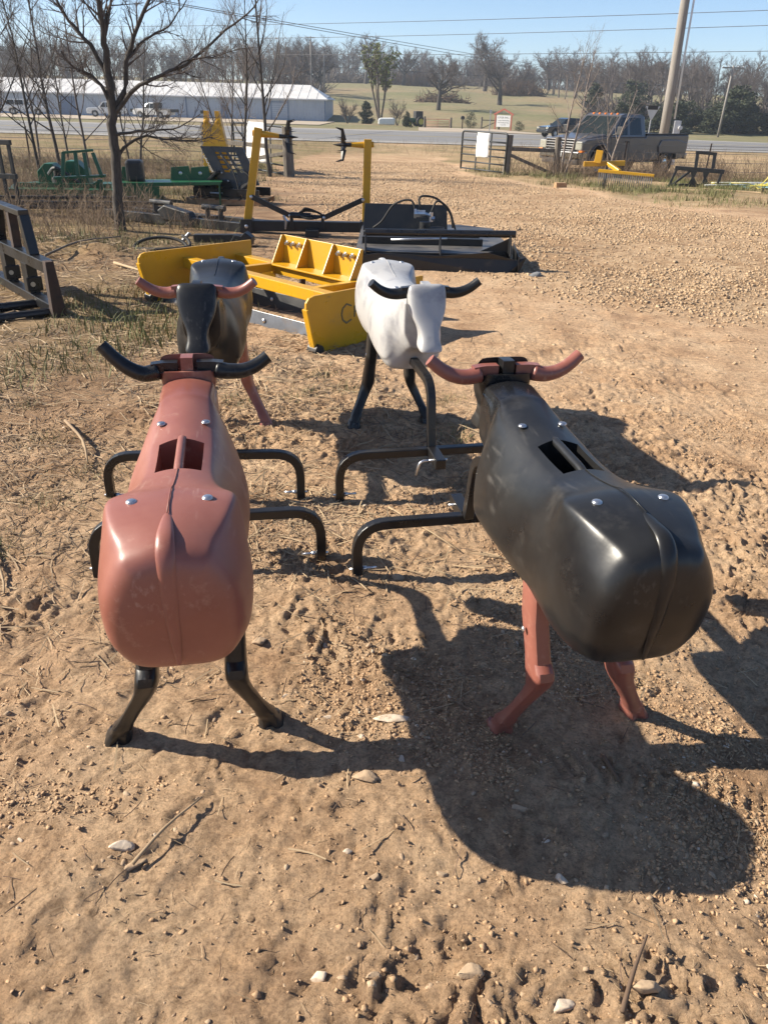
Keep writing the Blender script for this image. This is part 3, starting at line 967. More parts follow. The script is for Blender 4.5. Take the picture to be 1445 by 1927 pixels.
# black rotary brush cutter
M_DECK = mat('dusty_deck_steel', (.05, .05, .052), (.10, .095, .09), scale=3, rough=.35, rough2=.6, dirt=(.17, .14, .11), dirt_scale=4, dirt_lo=.5, dirt_hi=.8)
def cutter():
    t = thing('brush_cutter', 'black rotary brush cutter with front push bar and hydraulic motor', 'brush cutter', (.55, 9.75, -.115), rad(0))
    # deck: flat top with turned down skirts
    deck = [(-.98, .10), (-.98, 2.25), (-.45, 2.55), (.45, 2.55), (.92, 2.25), (.98, .55), (.55, .02), (-.55, .02)]
    q = MB(); q.prism(deck, lambda a, b, s: (a, b, s), .20, .212)
    d = q.build('deck', M_DECK, t, bevel=.003)
    q = MB()
    for (a, b) in zip(deck, deck[1:] + deck[:1]):
        q.bar((a[0], a[1], .11), (b[0], b[1], .11), .012, .176)
    q.build('skirt', M_BLKSTEEL, d)
    # bent front shield with flared corners
    q = MB()
    prof = [(-.92, .17), (-.70, .205), (.05, .19), (.62, .24), (.98, .15), (1.10, .19), (1.02, .0), (.85, -.02), (-.85, -.0)]
    q.prism(prof, lambda a, b, s: (a, -.06 + s + (0 if a < .9 else .05), b), 0, .012)
    q.build('front_shield', M_BLKSTEEL, t, bevel=.002)
    q = MB()
    q.prism([(-.06, -.02), (.75, .02), (.85, .22), (-.06, .20)], lambda a, b, s: (1.0 + s + a * .06, a, b), 0, .012)
    q.build('side_shield', M_BLKSTEEL, t, bevel=.002)
    q = MB()
    q.prism([(-.05, -.0), (.75, .02), (.85, .22), (-.05, .20)], lambda a, b, s: (-.93 + s, a, b), 0, .012)
    q.build('side_shield', M_BLKSTEEL, t, bevel=.002)
    # push bar on brackets
    q = MB(); q.tube([(-.87, .12, .415), (.96, .12, .435)], .042, 14); q.build('push_bar', M_BLKPAINT, t, smooth=False, bevel=.004)
    for x, hgt in ((-.86, .40), (.05, .40), (.90, .42)):
        q = MB()
        q.prism([(-.04, .19), (.30, .205), (.20, hgt - .06), (.13, hgt + .03), (.07, hgt)], lambda a, b, s: (x + s, a, b), -.008, .008)
        q.build('bar_bracket', M_BLKSTEEL, t, bevel=.002)
    q = MB(); q.prism([(.55, .215), (.92, .215), (.92, .38)], lambda a, b, s: (a, .19 + s, b), 0, .01); q.build('gusset', M_BLKSTEEL, t)
    # spine tubes on the deck
    for y in (.62, 1.05):
        q = MB(); q.bar((-.92, y, .255), (.62, y, .255), .09, .085); q.build('deck_beam', M_BLKSTEEL, t, bevel=.005)
    # carrier plate at the back
    q = MB()
    q.prism([(-.95, .20), (.24, .20), (.22, .56), (-.93, .56)], lambda a, b, s: (a, 1.72 + s + (b - .2) * .25, b), 0, .02)
    q.build('carrier_plate', M_BLKSTEEL, t, bevel=.004)
    # hydraulic motor and hoses
    q = MB(); q.lathe([(.0, .21), (.10, .21), (.10, .30), (.075, .31), (.075, .40), (.0, .40)], (-.10, 1.30, 0), 'Z', 18)
    mo = q.build('motor', M_BLKSTEEL, t, smooth=False)
    q = MB(); q.cyl((-.23, 1.32, .50), (-.10, 1.32, .50), .045, 14); q.cyl((-.25, 1.32, .50), (-.22, 1.32, .50), .06, 14); q.cyl((-.12, 1.32, .50), (-.02, 1.32, .475), .024, 10); q.cyl((-.02, 1.32, .40), (-.02, 1.32, .52), .024, 10); q.cyl((.03, 1.32, .44), (-.02, 1.32, .44), .03, 8)
    q.build('hydraulic_fitting', M_ZINC, mo)
    for pts in ([(-.22, 1.33, .50), (-.30, 1.36, .66), (-.52, 1.40, .60), (-.68, 1.45, .38), (-.80, 1.5, .28)], [(-.02, 1.33, .52), (.06, 1.36, .66), (.22, 1.40, .55), (.30, 1.45, .36), (.34, 1.5, .26)], [(-.15, 1.33, .50), (-.18, 1.38, .70), (.05, 1.45, .68), (.24, 1.5, .50), (.30, 1.55, .30)]):
        q = MB(); q.tube(smooth_path(pts, 5), .014, 8); q.build('hose', M_RUBBER, mo, smooth=True)
    q = MB(); q.box((.02, 1.30, .27), (.30, .20, .12)); q.build('gearbox', M_BLKSTEEL, t, bevel=.01)
    q = MB(); q.tube([(-.55, .36, .30), (.15, .40, .325)], .013, 8); q.build('damper_rod', M_ZINC, t, smooth=True)
cutter()

# bale unroller: two yellow arms on a black cross beam, spiked discs on top
def unroller():
    t = thing('bale_unroller', 'bale unroller with two upright yellow arms topped by black spiked discs', 'bale unroller', (-1.35, 12.75, -.178), rad(2))
    q = MB(); q.bar((-1.0, 0, .13), (1.02, 0, .14), .15, .15); bm_ = q.build('cross_beam', M_BLKSTEEL, t, bevel=.008)
    for s, x0, x1, top, rot in ((-1, -.90, -.655, 1.50, .10), (1, .945, .965, 1.385, 0.0)):
        q = MB()
        q.bar((x0, -.02, .12 if s < 0 else .14), (x1, -.02, top), .115, .115, up=(0, 1, 0))
        a = q.build('arm', M_YEL, t, bevel=.006)
        q = MB(); q.box((x0, 0, .13), (.18, .24, .20)); q.build('arm_socket', M_BLKSTEEL, a, bevel=.006)
        q = MB(); q.dome((x0, -.125, .13), .03, .02, (0, -1, 0)); q.build('pivot_bolt', M_ZINC, a)
        # axle pointing inwards
        e = -s
        ax0 = Vector((x1 - e * .09, -.02, top - .07)); ax1 = Vector((x1 + e * .42, .05, top - .115))
        if s > 0: ax1 = Vector((x1 + e * .36, -.05, top - .085))
        q = MB(); q.tube([ax0, x1 * Vector((1, 0, 0)) + Vector((e * .05, -.02, top - .08)), ax0.lerp(ax1, .75)], [.04, .048, .03], 12); q.build('axle', M_YEL, a)
        q = MB(); q.cyl(ax0.lerp(ax1, .72), ax1, .028, 12); q.build('axle_end', M_BLKSTEEL, a)
        q = MB()
        # spiked disc: a hub plate with tapering spikes all round and pointing to the middle
        nrm = Vector((1, 0, 0))
        q.cyl(ax1 - nrm * .008, ax1 + nrm * .008, .10, 18)
        for k in range(8):
            an = 2 * math.pi * k / 8 + .3
            dv = Vector((0, math.cos(an), math.sin(an)))
            q.tube([ax1 + dv * .07, ax1 + dv * .22 + nrm * (e * .02), ax1 + dv * .25 + nrm * (e * .12)], [.04, .022, .002], 4, flat=.4)
        q.tube([ax1, ax1 + nrm * (e * .16)], [.035, .003], 8)
        q.build('spiked_disc', M_BLKSTEEL, a)
    # links and hydraulic cylinder
    for p0, p1 in (((-.80, -.12, .56), (-.22, -.12, .30)), ((.90, -.12, .55), (.30, -.12, .28))):
        q = MB(); q.bar(p0, p1, .03, .075); l = q.build('link_bar', M_BLKSTEEL, t, bevel=.004)
        for p in (p0, p1):
            q = MB(); q.dome((p[0], p[1] - .015, p[2]), .026, .016, (0, -1, 0)); q.build('pin', M_ZINC, l)
    for x in (-.20, .28):
        q = MB(); q.bar((x, -.1, .10), (x, -.1, .33), .05, .05, up=(0, 1, 0)); q.build('lug', M_BLKSTEEL, t, bevel=.004)
    q = MB(); q.cyl((-.22, -.12, .31), (.10, -.12, .30), .045, 14); q.cyl((.10, -.12, .30), (.30, -.12, .29), .022, 12); q.build('cylinder', M_BLKPAINT, t)
    for k in range(3):
        q = MB(); q.tube(smooth_path([(-.10 + .03 * k, -.10, .33), (.02, -.16 - .02 * k, .38 + .02 * k), (.20, -.14, .36), (.27, -.12, .30), (.10, -.2, .27), (-.05, -.16, .29)], 5), .016, 8); q.build('hose', M_RUBBER, t, smooth=True)
    q = MB(); q.tube([(-.32, -.13, .30), (-.28, -.12, .22), (-.30, -.13, .10)], [.02, .03, .012], 8); q.build('coupler', M_ZINC, t)
    q = MB(); q.bar((.12, -.3, .06), (.12, .3, .06), .20, .10); q.build('hitch_block', M_BLKSTEEL, t, bevel=.006)
unroller()

# tall black quick-attach frame at the left edge
def left_frame():
    t = thing('attachment_frame', 'black welded quick-attach frame with open top loop at left edge', 'attachment frame', (-2.93, 6.80, -.045), rad(-50))
    def part(n, p0, p1, w, h, m=M_BLKPAINT, up=(0, 0, 1)):
        q = MB(); q.bar(p0, p1, w, h, up); return q.build(n, m, t, bevel=.005)
    part('upper_beam', (-1.75, 0, .43), (-.008, 0, .43), .10, .10)
    part('lower_beam', (-1.75, 0, .07), (-.008, 0, .07), .10, .085)
    q = MB(); q.prism([(-.06, .0), (.06, .0), (.02, .485), (-.05, .485)], lambda a, b, s: (s, a, b), 0, .085); q.build('end_plate', M_RUST, t, bevel=.003)
    for x in (-.60, -1.25):
        part('post', (x, 0, .11), (x, 0, .38), .16, .09, up=(0, 1, 0))
        q = MB(); q.box((x + .10, .0, .20), (.02, .14, .13)); lug = q.build('lug', M_BLKPAINT, t, bevel=.01)
        q = MB(); q.cyl((x + .09, -.02, .20), (x + .115, -.02, .20), .022, 12); q.build('pin', M_ZINC, lug)
    for x, dx in ((-.38, -.10), (-1.35, .10)):
        part('loop_leg', (x, 0, .47), (x + dx, -.0, .79), .085, .085, up=(0, 1, 0))
    part('loop_top', (-1.28, 0, .815), (-.45, 0, .815), .09, .05)
    part('loop_inner_leg', (-.85, 0, .47), (-.83, 0, .79), .075, .075, M_RUST, up=(0, 1, 0))
    for x in (-.02, -.42):
        q = MB(); q.tube([(x, -.02, .045), (x - .04, -1.1, .04)], .04, 12); q.build('skid_tube', M_BLKPAINT, t, smooth=False)
left_frame()

def fork_carriage():
    t = thing('fork_carriage', 'tall black fork carriage with vertical slats behind weeds at left edge', 'fork carriage', (-7.12, 14.7, -.22), rad(-12))
    for z in (.05, .62, 1.16):
        q = MB(); q.bar((-.75, 0, z), (.56, 0, z), .07, .08); q.build('rail', M_BLKSTEEL, t, bevel=.005)
    for k in range(7):
        x = -.72 + k * .205
        q = MB(); q.bar((x, 0, .02), (x, 0, 1.18), .055, .045, up=(0, 1, 0)); q.build('slat', M_BLKSTEEL, t, bevel=.004)
    for x in (-.4, .35):
        q = MB(); q.bar((x, -.04, .03), (x, -1.1, .01), .10, .04); q.build('fork', M_BLKSTEEL, t, bevel=.004)
fork_carriage()

# green implements under the trees
def green_deck():
    t = thing('green_mower_deck', 'dark green flat rotary mower deck with gearbox humps beside the tree', 'mower deck', (-6.55, 17.7, -.30), rad(5))
    t.scale = (.66, .8, .85)
    poly = [(-2.0, -1.1), (1.15, -1.0), (2.0, .2), (1.6, 1.2), (-1.8, 1.2), (-2.3, .2)]
    q = MB(); q.prism(poly, lambda a, b, s: (a, b, s), .30, .33); d = q.build('deck', M_GRN, t, bevel=.004)
    q = MB()
    for a, b in zip(poly, poly[1:] + poly[:1]):
        q.bar((a[0], a[1], .17), (b[0], b[1], .17), .015, .25)
    q.build('skirt', M_GRN, d)
    for x, s in ((-1.1, 1.0), (-.35, 1.15)):
        q = MB()
        pr = [(-.45, .33), (.35, .33), (.30, .62), (.05, .80), (-.2, .80), (-.45, .62)]
        q.prism([(a * s, .33 + (b - .33) * s) for a, b in pr], lambda a, b, k: (x + a, .3 + k, b), 0, .5)
        q.build('hinge_box', M_GRN, t, bevel=.02)
    q = MB(); q.lathe([(.0, .33), (.20, .33), (.20, .5), (.13, .56), (.13, .72), (0, .72)], (-.75, -.1, 0), 'Z', 14); q.build('gearbox', M_BLKSTEEL, t)
    q = MB(); q.tube(smooth_path([(-1.0, -.2, .6), (-.7, -.4, .75), (-.3, -.3, .55), (-.1, -.2, .4)], 5), .05, 8); q.build('drive_shaft', M_BLKSTEEL, t)
    q = MB(); q.bar((-1.9, -.55, .38), (1.0, -.55, .38), .08, .10); q.build('stiffener', M_GRN, t, bevel=.005)
    for x in (1.15, 1.6):
        q = MB(); q.prism([(-.3, .33), (.3, .33), (.22, .62), (-.22, .58)], lambda a, b, k: (x + k, a, b), 0, .02); pl = q.build('bracket', M_GRN, t, bevel=.004)
        q = MB(); q.dome((x - .012, 0, .5), .035, .02, (0, -1, .3)); q.build('bolt', M_ZINC, pl)
green_deck()
def green_frame():
    t = thing('green_hitch_frame', 'bright green three-rung hitch frame standing in front of the mower deck', 'hitch frame', (-6.08, 16.2, -.26), rad(8))
    t.scale = (.9, .9, .86)
    def part(n, p0, p1, w, h, up=(0, 1, 0)):
        q = MB(); q.bar(p0, p1, w, h, up); q.build(n, M_GRN, t, bevel=.005)
    for x in (-.42, .42):
        part('leg', (x, 0, .0), (x, 0, .58), .10, .10)
    part('cross_bar', (-.52, 0, .60), (.55, 0, .66), .16, .05, (0, 0, 1))
    part('lower_bar', (-.42, 0, .22), (.42, 0, .22), .08, .08, (0, 0, 1))
    part('top_bar', (-.28, .05, 1.12), (.36, .05, 1.18), .06, .05, (0, 0, 1))
    for x0, x1 in ((-.34, -.26), (-.02, -.02), (.18, .16), (.48, .34)):
        part('rung', (x0, 0, .62), (x1, .05, 1.13), .075, .06)
    part('diagonal', (-.42, .02, .10), (.42, .02, .55), .05, .05)
green_frame()
def green_blade():
    t = thing('green_grader_box', 'low green grader box with two upright bolted lugs right of the trunk', 'grader box', (-4.75, 17.3, -.285), rad(10))
    q = MB(); q.prism([(-.9, .34), (1.15, .40), (1.2, .46), (-.9, .42)], lambda a, b, s: (a, s, b), -.35, .35); q.build('top_plate', M_GRN, t, bevel=.004)
    q = MB(); q.prism([(-.9, .0), (-.1, .0), (-.06, .36), (-.9, .35)], lambda a, b, s: (a, -.34 + s, b), 0, .02); q.build('front_plate', M_GRN, t, bevel=.004)
    q = MB(); q.prism([(-.35, .0), (.35, .0), (.35, .40), (-.35, .40)], lambda a, b, s: (1.12 + s, a, b), 0, .03); q.build('end_plate', M_GRN, t, bevel=.004)
    for x, w in ((-.62, .30), (.35, .28), (.75, .28)):
        q = MB(); q.prism([(-w, .40), (w, .43), (w * .8, .72), (-w * .8, .69)], lambda a, b, s: (x + a * .8, .1 + s, b), 0, .025); l = q.build('lug', M_GRN, t, bevel=.004)
        q = MB(); q.dome((x, .09, .58), .04, .02, (0, -1, 0)); q.build('bolt', M_ZINC, l)
    q = MB(); q.box((-.55, .05, .62), (.34, .4, .42)); q.build('drive_cover', M_BLKSTEEL, t, bevel=.06)
green_blade()

# tree puller on a pallet
def puller():
    pal = thing('pallet', 'wooden pallet under the black and yellow tree puller', 'pallet', (-3.45, 17.75, -.295), rad(-8))
    for k in range(7):
        q = MB(); q.box((-.72 + k * .24, 0, .125), (.17, 1.15, .022)); q.build('plank', M_PALLET, pal)
    for y in (-.52, 0, .52):
        q = MB(); q.box((0, y, .068), (1.6, .05, .09)); q.build('stringer', M_PALLET, pal)
    for k in range(3):
        q = MB(); q.box((-.7 + k * .7, 0, .011), (.14, 1.15, .022)); q.build('plank', M_PALLET, pal)
    t = thing('tree_puller', 'tree puller with toothed yellow jaw tower and black slotted back plate on pallet', 'tree puller', (-3.45, 17.75, -.16), rad(-8))
    # tower with saw teeth on its left edge
    prof = [(-.62, .0), (.0, .0), (-.02, .55), (-.06, 1.0), (-.12, 1.3), (-.18, 1.62), (-.27, 1.62), (-.26, 1.42), (-.34, 1.34), (-.42, 1.42), (-.43, 1.62), (-.50, 1.62), (-.52, 1.38)]
    z = 1.36
    while z > .3:
        prof += [(-.53 - (1.4 - z) * .06, z), (-.56 - (1.4 - z) * .06, z - .03), (-.53 - (1.4 - z) * .06, z - .06)]
        z -= .09
    q = MB(); q.prism(prof, lambda a, b, s: (a, .12 + s, b), -.06, .06); q.build('jaw_tower', M_YEL, t, bevel=.004)
    for x in (-.47, -.22):
        q = MB(); q.dome((x, .055, 1.42), .05, .025, (0, -1, 0)); q.build('jaw_pin', M_YEL, t)
    # slotted plate leaning back
    outer = [(-.58, .88), (.30, .90), (.70, -.02), (-.02, -.04)]
    bp_ = MB()
    def lean(a, b, s): return (a, -.18 + s + (b) * .16, b + .06)
    q = MB()
    q.prism([(-.60, .90), (-.34, .90), (.16, .0), (-.06, .0)], lean, 0, .03)
    q.prism([(.12, .905), (.32, .905), (.68, .20), (.50, .16)], lean, 0, .03)
    q.prism([(-.36, .905), (.14, .905), (.16, .80), (-.30, .80)], lean, 0, .03)
    q.prism([(-.08, .42), (.46, .42), (.60, .10), (.10, .0)], lean, 0, .03)
    for k in range(4):
        z0 = .46 + k * .09
        xa = .13 - (z0) * .46
        q.prism([(xa - .04, z0), (xa + .42, z0), (xa + .40, z0 + .03), (xa - .05, z0 + .03)], lean, 0, .03)
    for k in range(2):
        q.prism([(-.20 + k * .16, .80), (-.15 + k * .16, .80), (.12 + k * .16, .42), (.05 + k * .16, .42)], lean, .001, .029)
    q.build('slotted_plate', M_BLKPAINT, t)
    # white lettering strip down the left edge of the plate
    dx, dz = .30, -.54
    ln = math.hypot(dx, dz)
    o = place_text('CROOSER', .085, M_TEXTWHT, t, (-.43, -.062, .63), (0, 0, 0))
    u = Vector((dx, dz * .16, dz)).normalized(); w = Vector((u.z * -1, 0, u.x)).normalized(); nn = u.cross(w)
    mm = Matrix((u, w, nn)).transposed()
    o.rotation_euler = mm.to_euler()
    for k in range(3):
        q = MB(); q.box((.06 + .05 * k, -.10, .50 - .10 * k), (.09, .012, .05), ry=rad(40)); q.build('hazard_sticker', M_YEL, t)
    for p0, p1, w, h in (((-.72, -.30, .10), (.75, -.42, .10), .05, .17), ((-.70, .25, .10), (.80, .25, .10), .05, .17), ((-.62, -.2, .12), (-.16, -.25, .50), .20, .05), ((.25, -.3, .12), (.55, -.05, .40), .18, .04)):
        q = MB(); q.bar(p0, p1, w, h); q.build('base_bar', M_BLKPAINT, t, bevel=.005)
    q = MB(); q.box((-.55, -.05, .28), (.40, .30, .36)); q.build('jaw_base', M_BLKPAINT, t, bevel=.01)
    q = MB(); q.box((-.44, -.205, .36), (.16, .012, .14)); q.build('data_plate', M_WHITESIGN, t)
    q = MB(); q.cyl((-.30, -.44, .10), (-.02, -.46, .10), .02, 10); q.build('cylinder_rod', M_ZINC, t)
    for p in ((-.12, -.17, .47), (.02, -.2, .32), (.14, -.24, .16), (-.0, -.3, .07)):
        q = MB(); q.dome(p, .022, .015, (0, -1, 0)); q.build('bolt', M_ZINC, t)
    for pts in ([(-.1, -.2, .8), (.1, -.26, .62), (.22, -.3, .4), (.3, -.34, .1), (.35, -.4, .0)], [(.2, -.2, .6), (.5, -.3, .45), (.55, -.3, .25), (.4, -.35, .15)]):
        q = MB(); q.tube(smooth_path(pts, 5), .014, 6); q.build('hose', M_RUBBER, t, smooth=True)
puller()

# low black steel lying in the grass
def low_frame():
    t = thing('bale_fork', 'low black steel bale fork lying in the grass left of the unroller', 'bale fork', (-3.4, 13.35, -.20), rad(-27))
    def part(n, p0, p1, w, h, m=M_BLKSTEEL):
        q = MB(); q.bar(p0, p1, w, h); return q.build(n, m, t, bevel=.005)
    part('long_beam', (-1.7, 0, .10), (1.25, -.1, .12), .10, .14)
    part('long_beam', (-1.6, .55, .10), (1.25, .5, .12), .09, .10)
    part('tie', (-.2, -.05, .15), (.45, .5, .15), .06, .05)
    for x in (-.55, .55):
        for dx in (-.13, .13):
            part('upright', (x + dx, .1, .14), (x + dx, .12, .36), .03, .10)
        q = MB(); q.cyl((x - .22, .11, .34), (x + .22, .11, .34), .045, 12); q.build('roller', M_BLKSTEEL, t)
    q = MB(); q.prism([(-.35, .10), (.30, .12), (.2, .26), (-.3, .34), (-.45, .25)], lambda a, b, s: (a, -.12 + s, b), 0, .16); q.build('hitch_wedge', M_BLKSTEEL, t, bevel=.02)
low_frame()
def scrap(name, label, cat, loc, rz, fn):
    t = thing(name, label, cat, loc, rz)
    fn(t)
    return t
def _long(t):
    for y, z in ((0, .10), (.18, .16), (.42, .08), (.60, .2)):
        q = MB(); q.bar((-2.6, y, z), (1.5 - y, y + .1, z + .03), .06, .05); q.build('rail', M_BLKSTEEL, t, bevel=.004)
    for x in (-2.0, -.9, .3):
        q = MB(); q.bar((x, -.05, .12), (x + .1, .7, .14), .06, .06); q.build('cross_tie', M_BLKSTEEL, t, bevel=.004)
scrap('scrap_steel', 'long flat dark steel frame lying in brush beneath the green implements', 'steel frame', (-5.6, 14.6, -.21), rad(4), _long)
def _coil(t):
    q = MB()
    pts = []
    for k in range(22):
        an = rad(10 + k * 19)
        pts.append((.36 * math.cos(an) * (1 + .004 * k), .20 * math.sin(an), .0 + .13 * max(0, math.sin(an)) + .004 * k))
    q.tube(smooth_path(pts, 4), .022, 8)
    q.build('loop', M_RUBBER, t, smooth=True)
    q = MB(); q.cyl((.36, -.02, .03), (.47, -.06, .05), .03, 10); q.build('fitting', M_ZINC, t)
scrap('rubber_hose', 'coiled black rubber hose in the grass behind the yellow leveller', 'hose', (-3.1, 10.85, -.15), 0, _coil)
def _bracket(t):
    q = MB(); q.bar((-.45, 0, .13), (.45, .05, .16), .14, .16); q.build('bracket_beam', M_BLKSTEEL, t, bevel=.01)
    q = MB(); q.prism([(.2, .05), (.6, .05), (.62, .2), (.5, .3), (.42, .22), (.3, .24)], lambda a, b, s: (a, s, b), -.1, .12); q.build('hook_plate', M_BLKSTEEL, t, bevel=.01)
    q = MB(); q.cyl((-.62, -.1, .1), (-.50, -.08, .24), .035, 10); q.build('pin', M_STEEL, t)
scrap('hitch_bracket', 'small black hooked hitch bracket in the grass behind the yellow leveller', 'bracket', (-2.45, 11.5, -.17), rad(-5), _bracket).scale = (.8, .8, .7)

# by the right-hand fence
def rake():
    t = thing('landscape_rake', 'yellow landscape rake with curved spring tines by the fence', 'landscape rake', (6.45, 25.3, hz1(6.4, 25.3)), rad(-20))
    q = MB(); q.bar((-.75, 0, .66), (.42, .28, .72), .16, .14); q.build('draw_beam', M_YEL, t, bevel=.01)
    q = MB(); q.bar((-.35, .0, .70), (-.32, .02, 1.05), .20, .14, up=(0, 1, 0)); q.build('mast', M_YEL, t, bevel=.01)
    q = MB(); q.bar((-.05, .05, .70), (.35, -.25, .52), .12, .10); q.build('link_arm', M_YEL, t, bevel=.01)
    q = MB(); q.bar((-.25, -.35, .52), (1.35, -.30, .45), .12, .09); hd = q.build('tine_head', M_YEL, t, bevel=.008)
    q = MB(); q.bar((-.06, -.02, .0), (-.05, 0, .66), .07, .07, up=(0, 1, 0)); q.build('jack_stand', M_BLKSTEEL, t, bevel=.004)
    for k in range(26):
        x = -.2 + k * .06
        q = MB(); z0 = .50 - k * .0025
        q.tube([(x, -.36, z0), (x + .005, -.47, z0 - .06), (x + .01, -.50, z0 - .2), (x + .01, -.46, z0 - .33), (x, -.38, z0 - .42)], .011, 4)
        q.build('tine', M_STEEL, hd)
rake()
def sub_frame():
    t = thing('subsoiler_frame', 'black steel plough frame with hoop top and hanging shanks by the fence', 'plough frame', (9.75, 27.0, hz1(9.75, 27.0)), rad(-14))
    def part(n, p0, p1, w, h, up=(0, 0, 1)):
        q = MB(); q.bar(p0, p1, w, h, up); q.build(n, M_BLKSTEEL, t, bevel=.006)
    part('main_bar', (-.72, 0, .56), (.78, .02, .50), .12, .12)
    part('hoop_leg', (-.10, 0, .58), (-.12, .05, 1.02), .10, .08, (0, 1, 0))
    part('hoop_leg', (.42, 0, .58), (.40, .05, 1.00), .10, .08, (0, 1, 0))
    part('hoop_top', (-.18, .05, 1.03), (.46, .05, 1.00), .10, .09)
    for x0, x1 in ((-.66, -.82), (.72, .62)):
        part('leg', (x0, 0, .52), (x1, -.05, .0), .07, .07, (0, 1, 0))
    part('brace', (-.74, -.2, .06), (-.22, 0, .50), .07, .06)
    part('lower_bar', (-.80, .1, .05), (.2, .1, .08), .07, .07)
    for x in (-.12, .25):
        q = MB(); q.prism([(-.16, .0), (.16, .0), (.13, .16), (.03, .30), (.10, .50), (-.12, .50), (-.05, .28)], lambda a, b, s: (x + a, -.06 + s, b), 0, .03); q.build('shank', M_BLKSTEEL, t, bevel=.005)
sub_frame()
def hoses():
    rr = random.Random(5)
    for lab, m, n, nm in (('tangled yellow plastic hose in the heap beside the plough frame', M_HOSEY, 4, 'yellow_hose'), ('tangled pale blue plastic hose in the heap beside the plough frame', M_HOSEB, 5, 'blue_hose')):
        cx, cy = 12.3, 27.2
        q = MB()
        pts = []
        for k in range(36):
            x = cx + rr.gauss(.2, .95); y = cy + rr.gauss(0, .45)
            pts.append((x, y, hz1(x, y) + .03 + abs(rr.gauss(.04, .06))))
        pts.sort(key=lambda p: p[0] + rr.gauss(0, .8))
        if m is M_HOSEY:
            pts = pts[:18] + [(12.55, 27.3, hz1(12.5, 27.3) + .3), (12.5, 27.35, hz1(12.5, 27.3) + .75), (12.42, 27.4, hz1(12.4, 27.3) + .95), (12.35, 27.4, hz1(12.4, 27.3) + .80)] + pts[18:]
        q.tube(smooth_path(pts, 6), .018, 5)
        tag(q.build(nm, m, None, smooth=True), lab, 'hose')
    for k, (x0, y0, x1, y1, lab) in enumerate(((9.9, 26.6, 14.5, 28.6, 'long grey steel pipe lying across the hose heap'), (10.6, 27.9, 15.5, 29.3, 'grey steel pipe behind the hose heap by the fence'))):
        q = MB(); q.tube([(x0, y0, hz1(x0, y0) + .10), (x1, y1, hz1(x1, y1) + .14)], .03, 8)
        tag(q.build('steel_pipe', M_GREYBOX, None, smooth=True), lab, 'pipe', 'pipes by the hose heap')
    for x0, y0, x1, y1, lab in ((7.7, 25.9, 8.8, 25.1, 'short pale timber lath in the grass left of the plough frame'), (8.6, 25.3, 9.9, 24.4, 'pale timber lath in front of the plough frame'), (9.6, 25.9, 10.9, 24.7, 'pale timber lath lying under the plough frame legs')):
        q = MB(); q.bar((x0, y0, hz1(x0, y0) + .05), (x1, y1, hz1(x1, y1) + .05), .06, .03)
        tag(q.build('timber_lath', M_STRAW, None), lab, 'lath', 'laths in the grass')
    q = MB(); q.box((5.05, 25.2, hz1(5, 25.2) + .07), (.34, .2, .16), rz=.2)
    tag(q.build('timber_offcut', M_PALLET, None, bevel=.01), 'short brown timber block in the grass left of the rake', 'timber')
hoses()
# ------------------------------------------------------------------ fences, gates, poles
def post(name, label, x, y, h, r, lean=(0, 0), group='timber fence posts', m=None):
    z = hz1(x, y)
    rr = random.Random(int(abs(x * 100 + y * 7)))
    q = MB()
    pts = [(x + lean[0] * k / 5, y + lean[1] * k / 5, z - .1 + (h + .1) * k / 5) for k in range(6)]
    q.tube(pts, [r * (1.06 - .03 * k + rr.uniform(-.03, .03)) for k in range(6)], 10)
    return tag(q.build(name, m or M_WOODGREY, None), label, 'fence post', group)
def rail(label, p0, p1, w=.10, h=.12):
    q = MB(); q.bar(p0, p1, w, h)
    return tag(q.build('fence_rail', M_WOODGREY, None, bevel=.01), label, 'fence rail', 'timber rails of the brace panels')

post('fence_post', 'thick weathered gate post at the end of the left-hand fence', -3.38, 27.4, 1.45, .17, (-.04, 0))
post('fence_post', 'weathered post behind the yellow tree puller', -6.55, 29.6, 1.5, .15, (0.02, 0))
post('fence_post', 'weathered gate post hinging the dark tube gate', 4.17, 31.2, 1.36, .13, (.05, 0))
post('fence_post', 'weathered brace post in front of the pickup bonnet', 6.05, 31.3, 1.33, .13, (-.05, 0))
rail('horizontal timber rail left of the end gate post', (-6.5, 29.5, .38), (-3.42, 27.42, .33), .10, .13)
rail('slanting timber brace rising to the end gate post', (-6.0, 29.2, -.35), (-3.45, 27.35, .18), .11, .11)
rail('horizontal timber rail between the two posts by the pickup', (4.2, 31.2, .30), (6.0, 31.3, .27), .10, .13)
rail('slanting timber brace between the two posts by the pickup', (4.22, 31.15, .12), (6.02, 31.25, -.55), .11, .11)

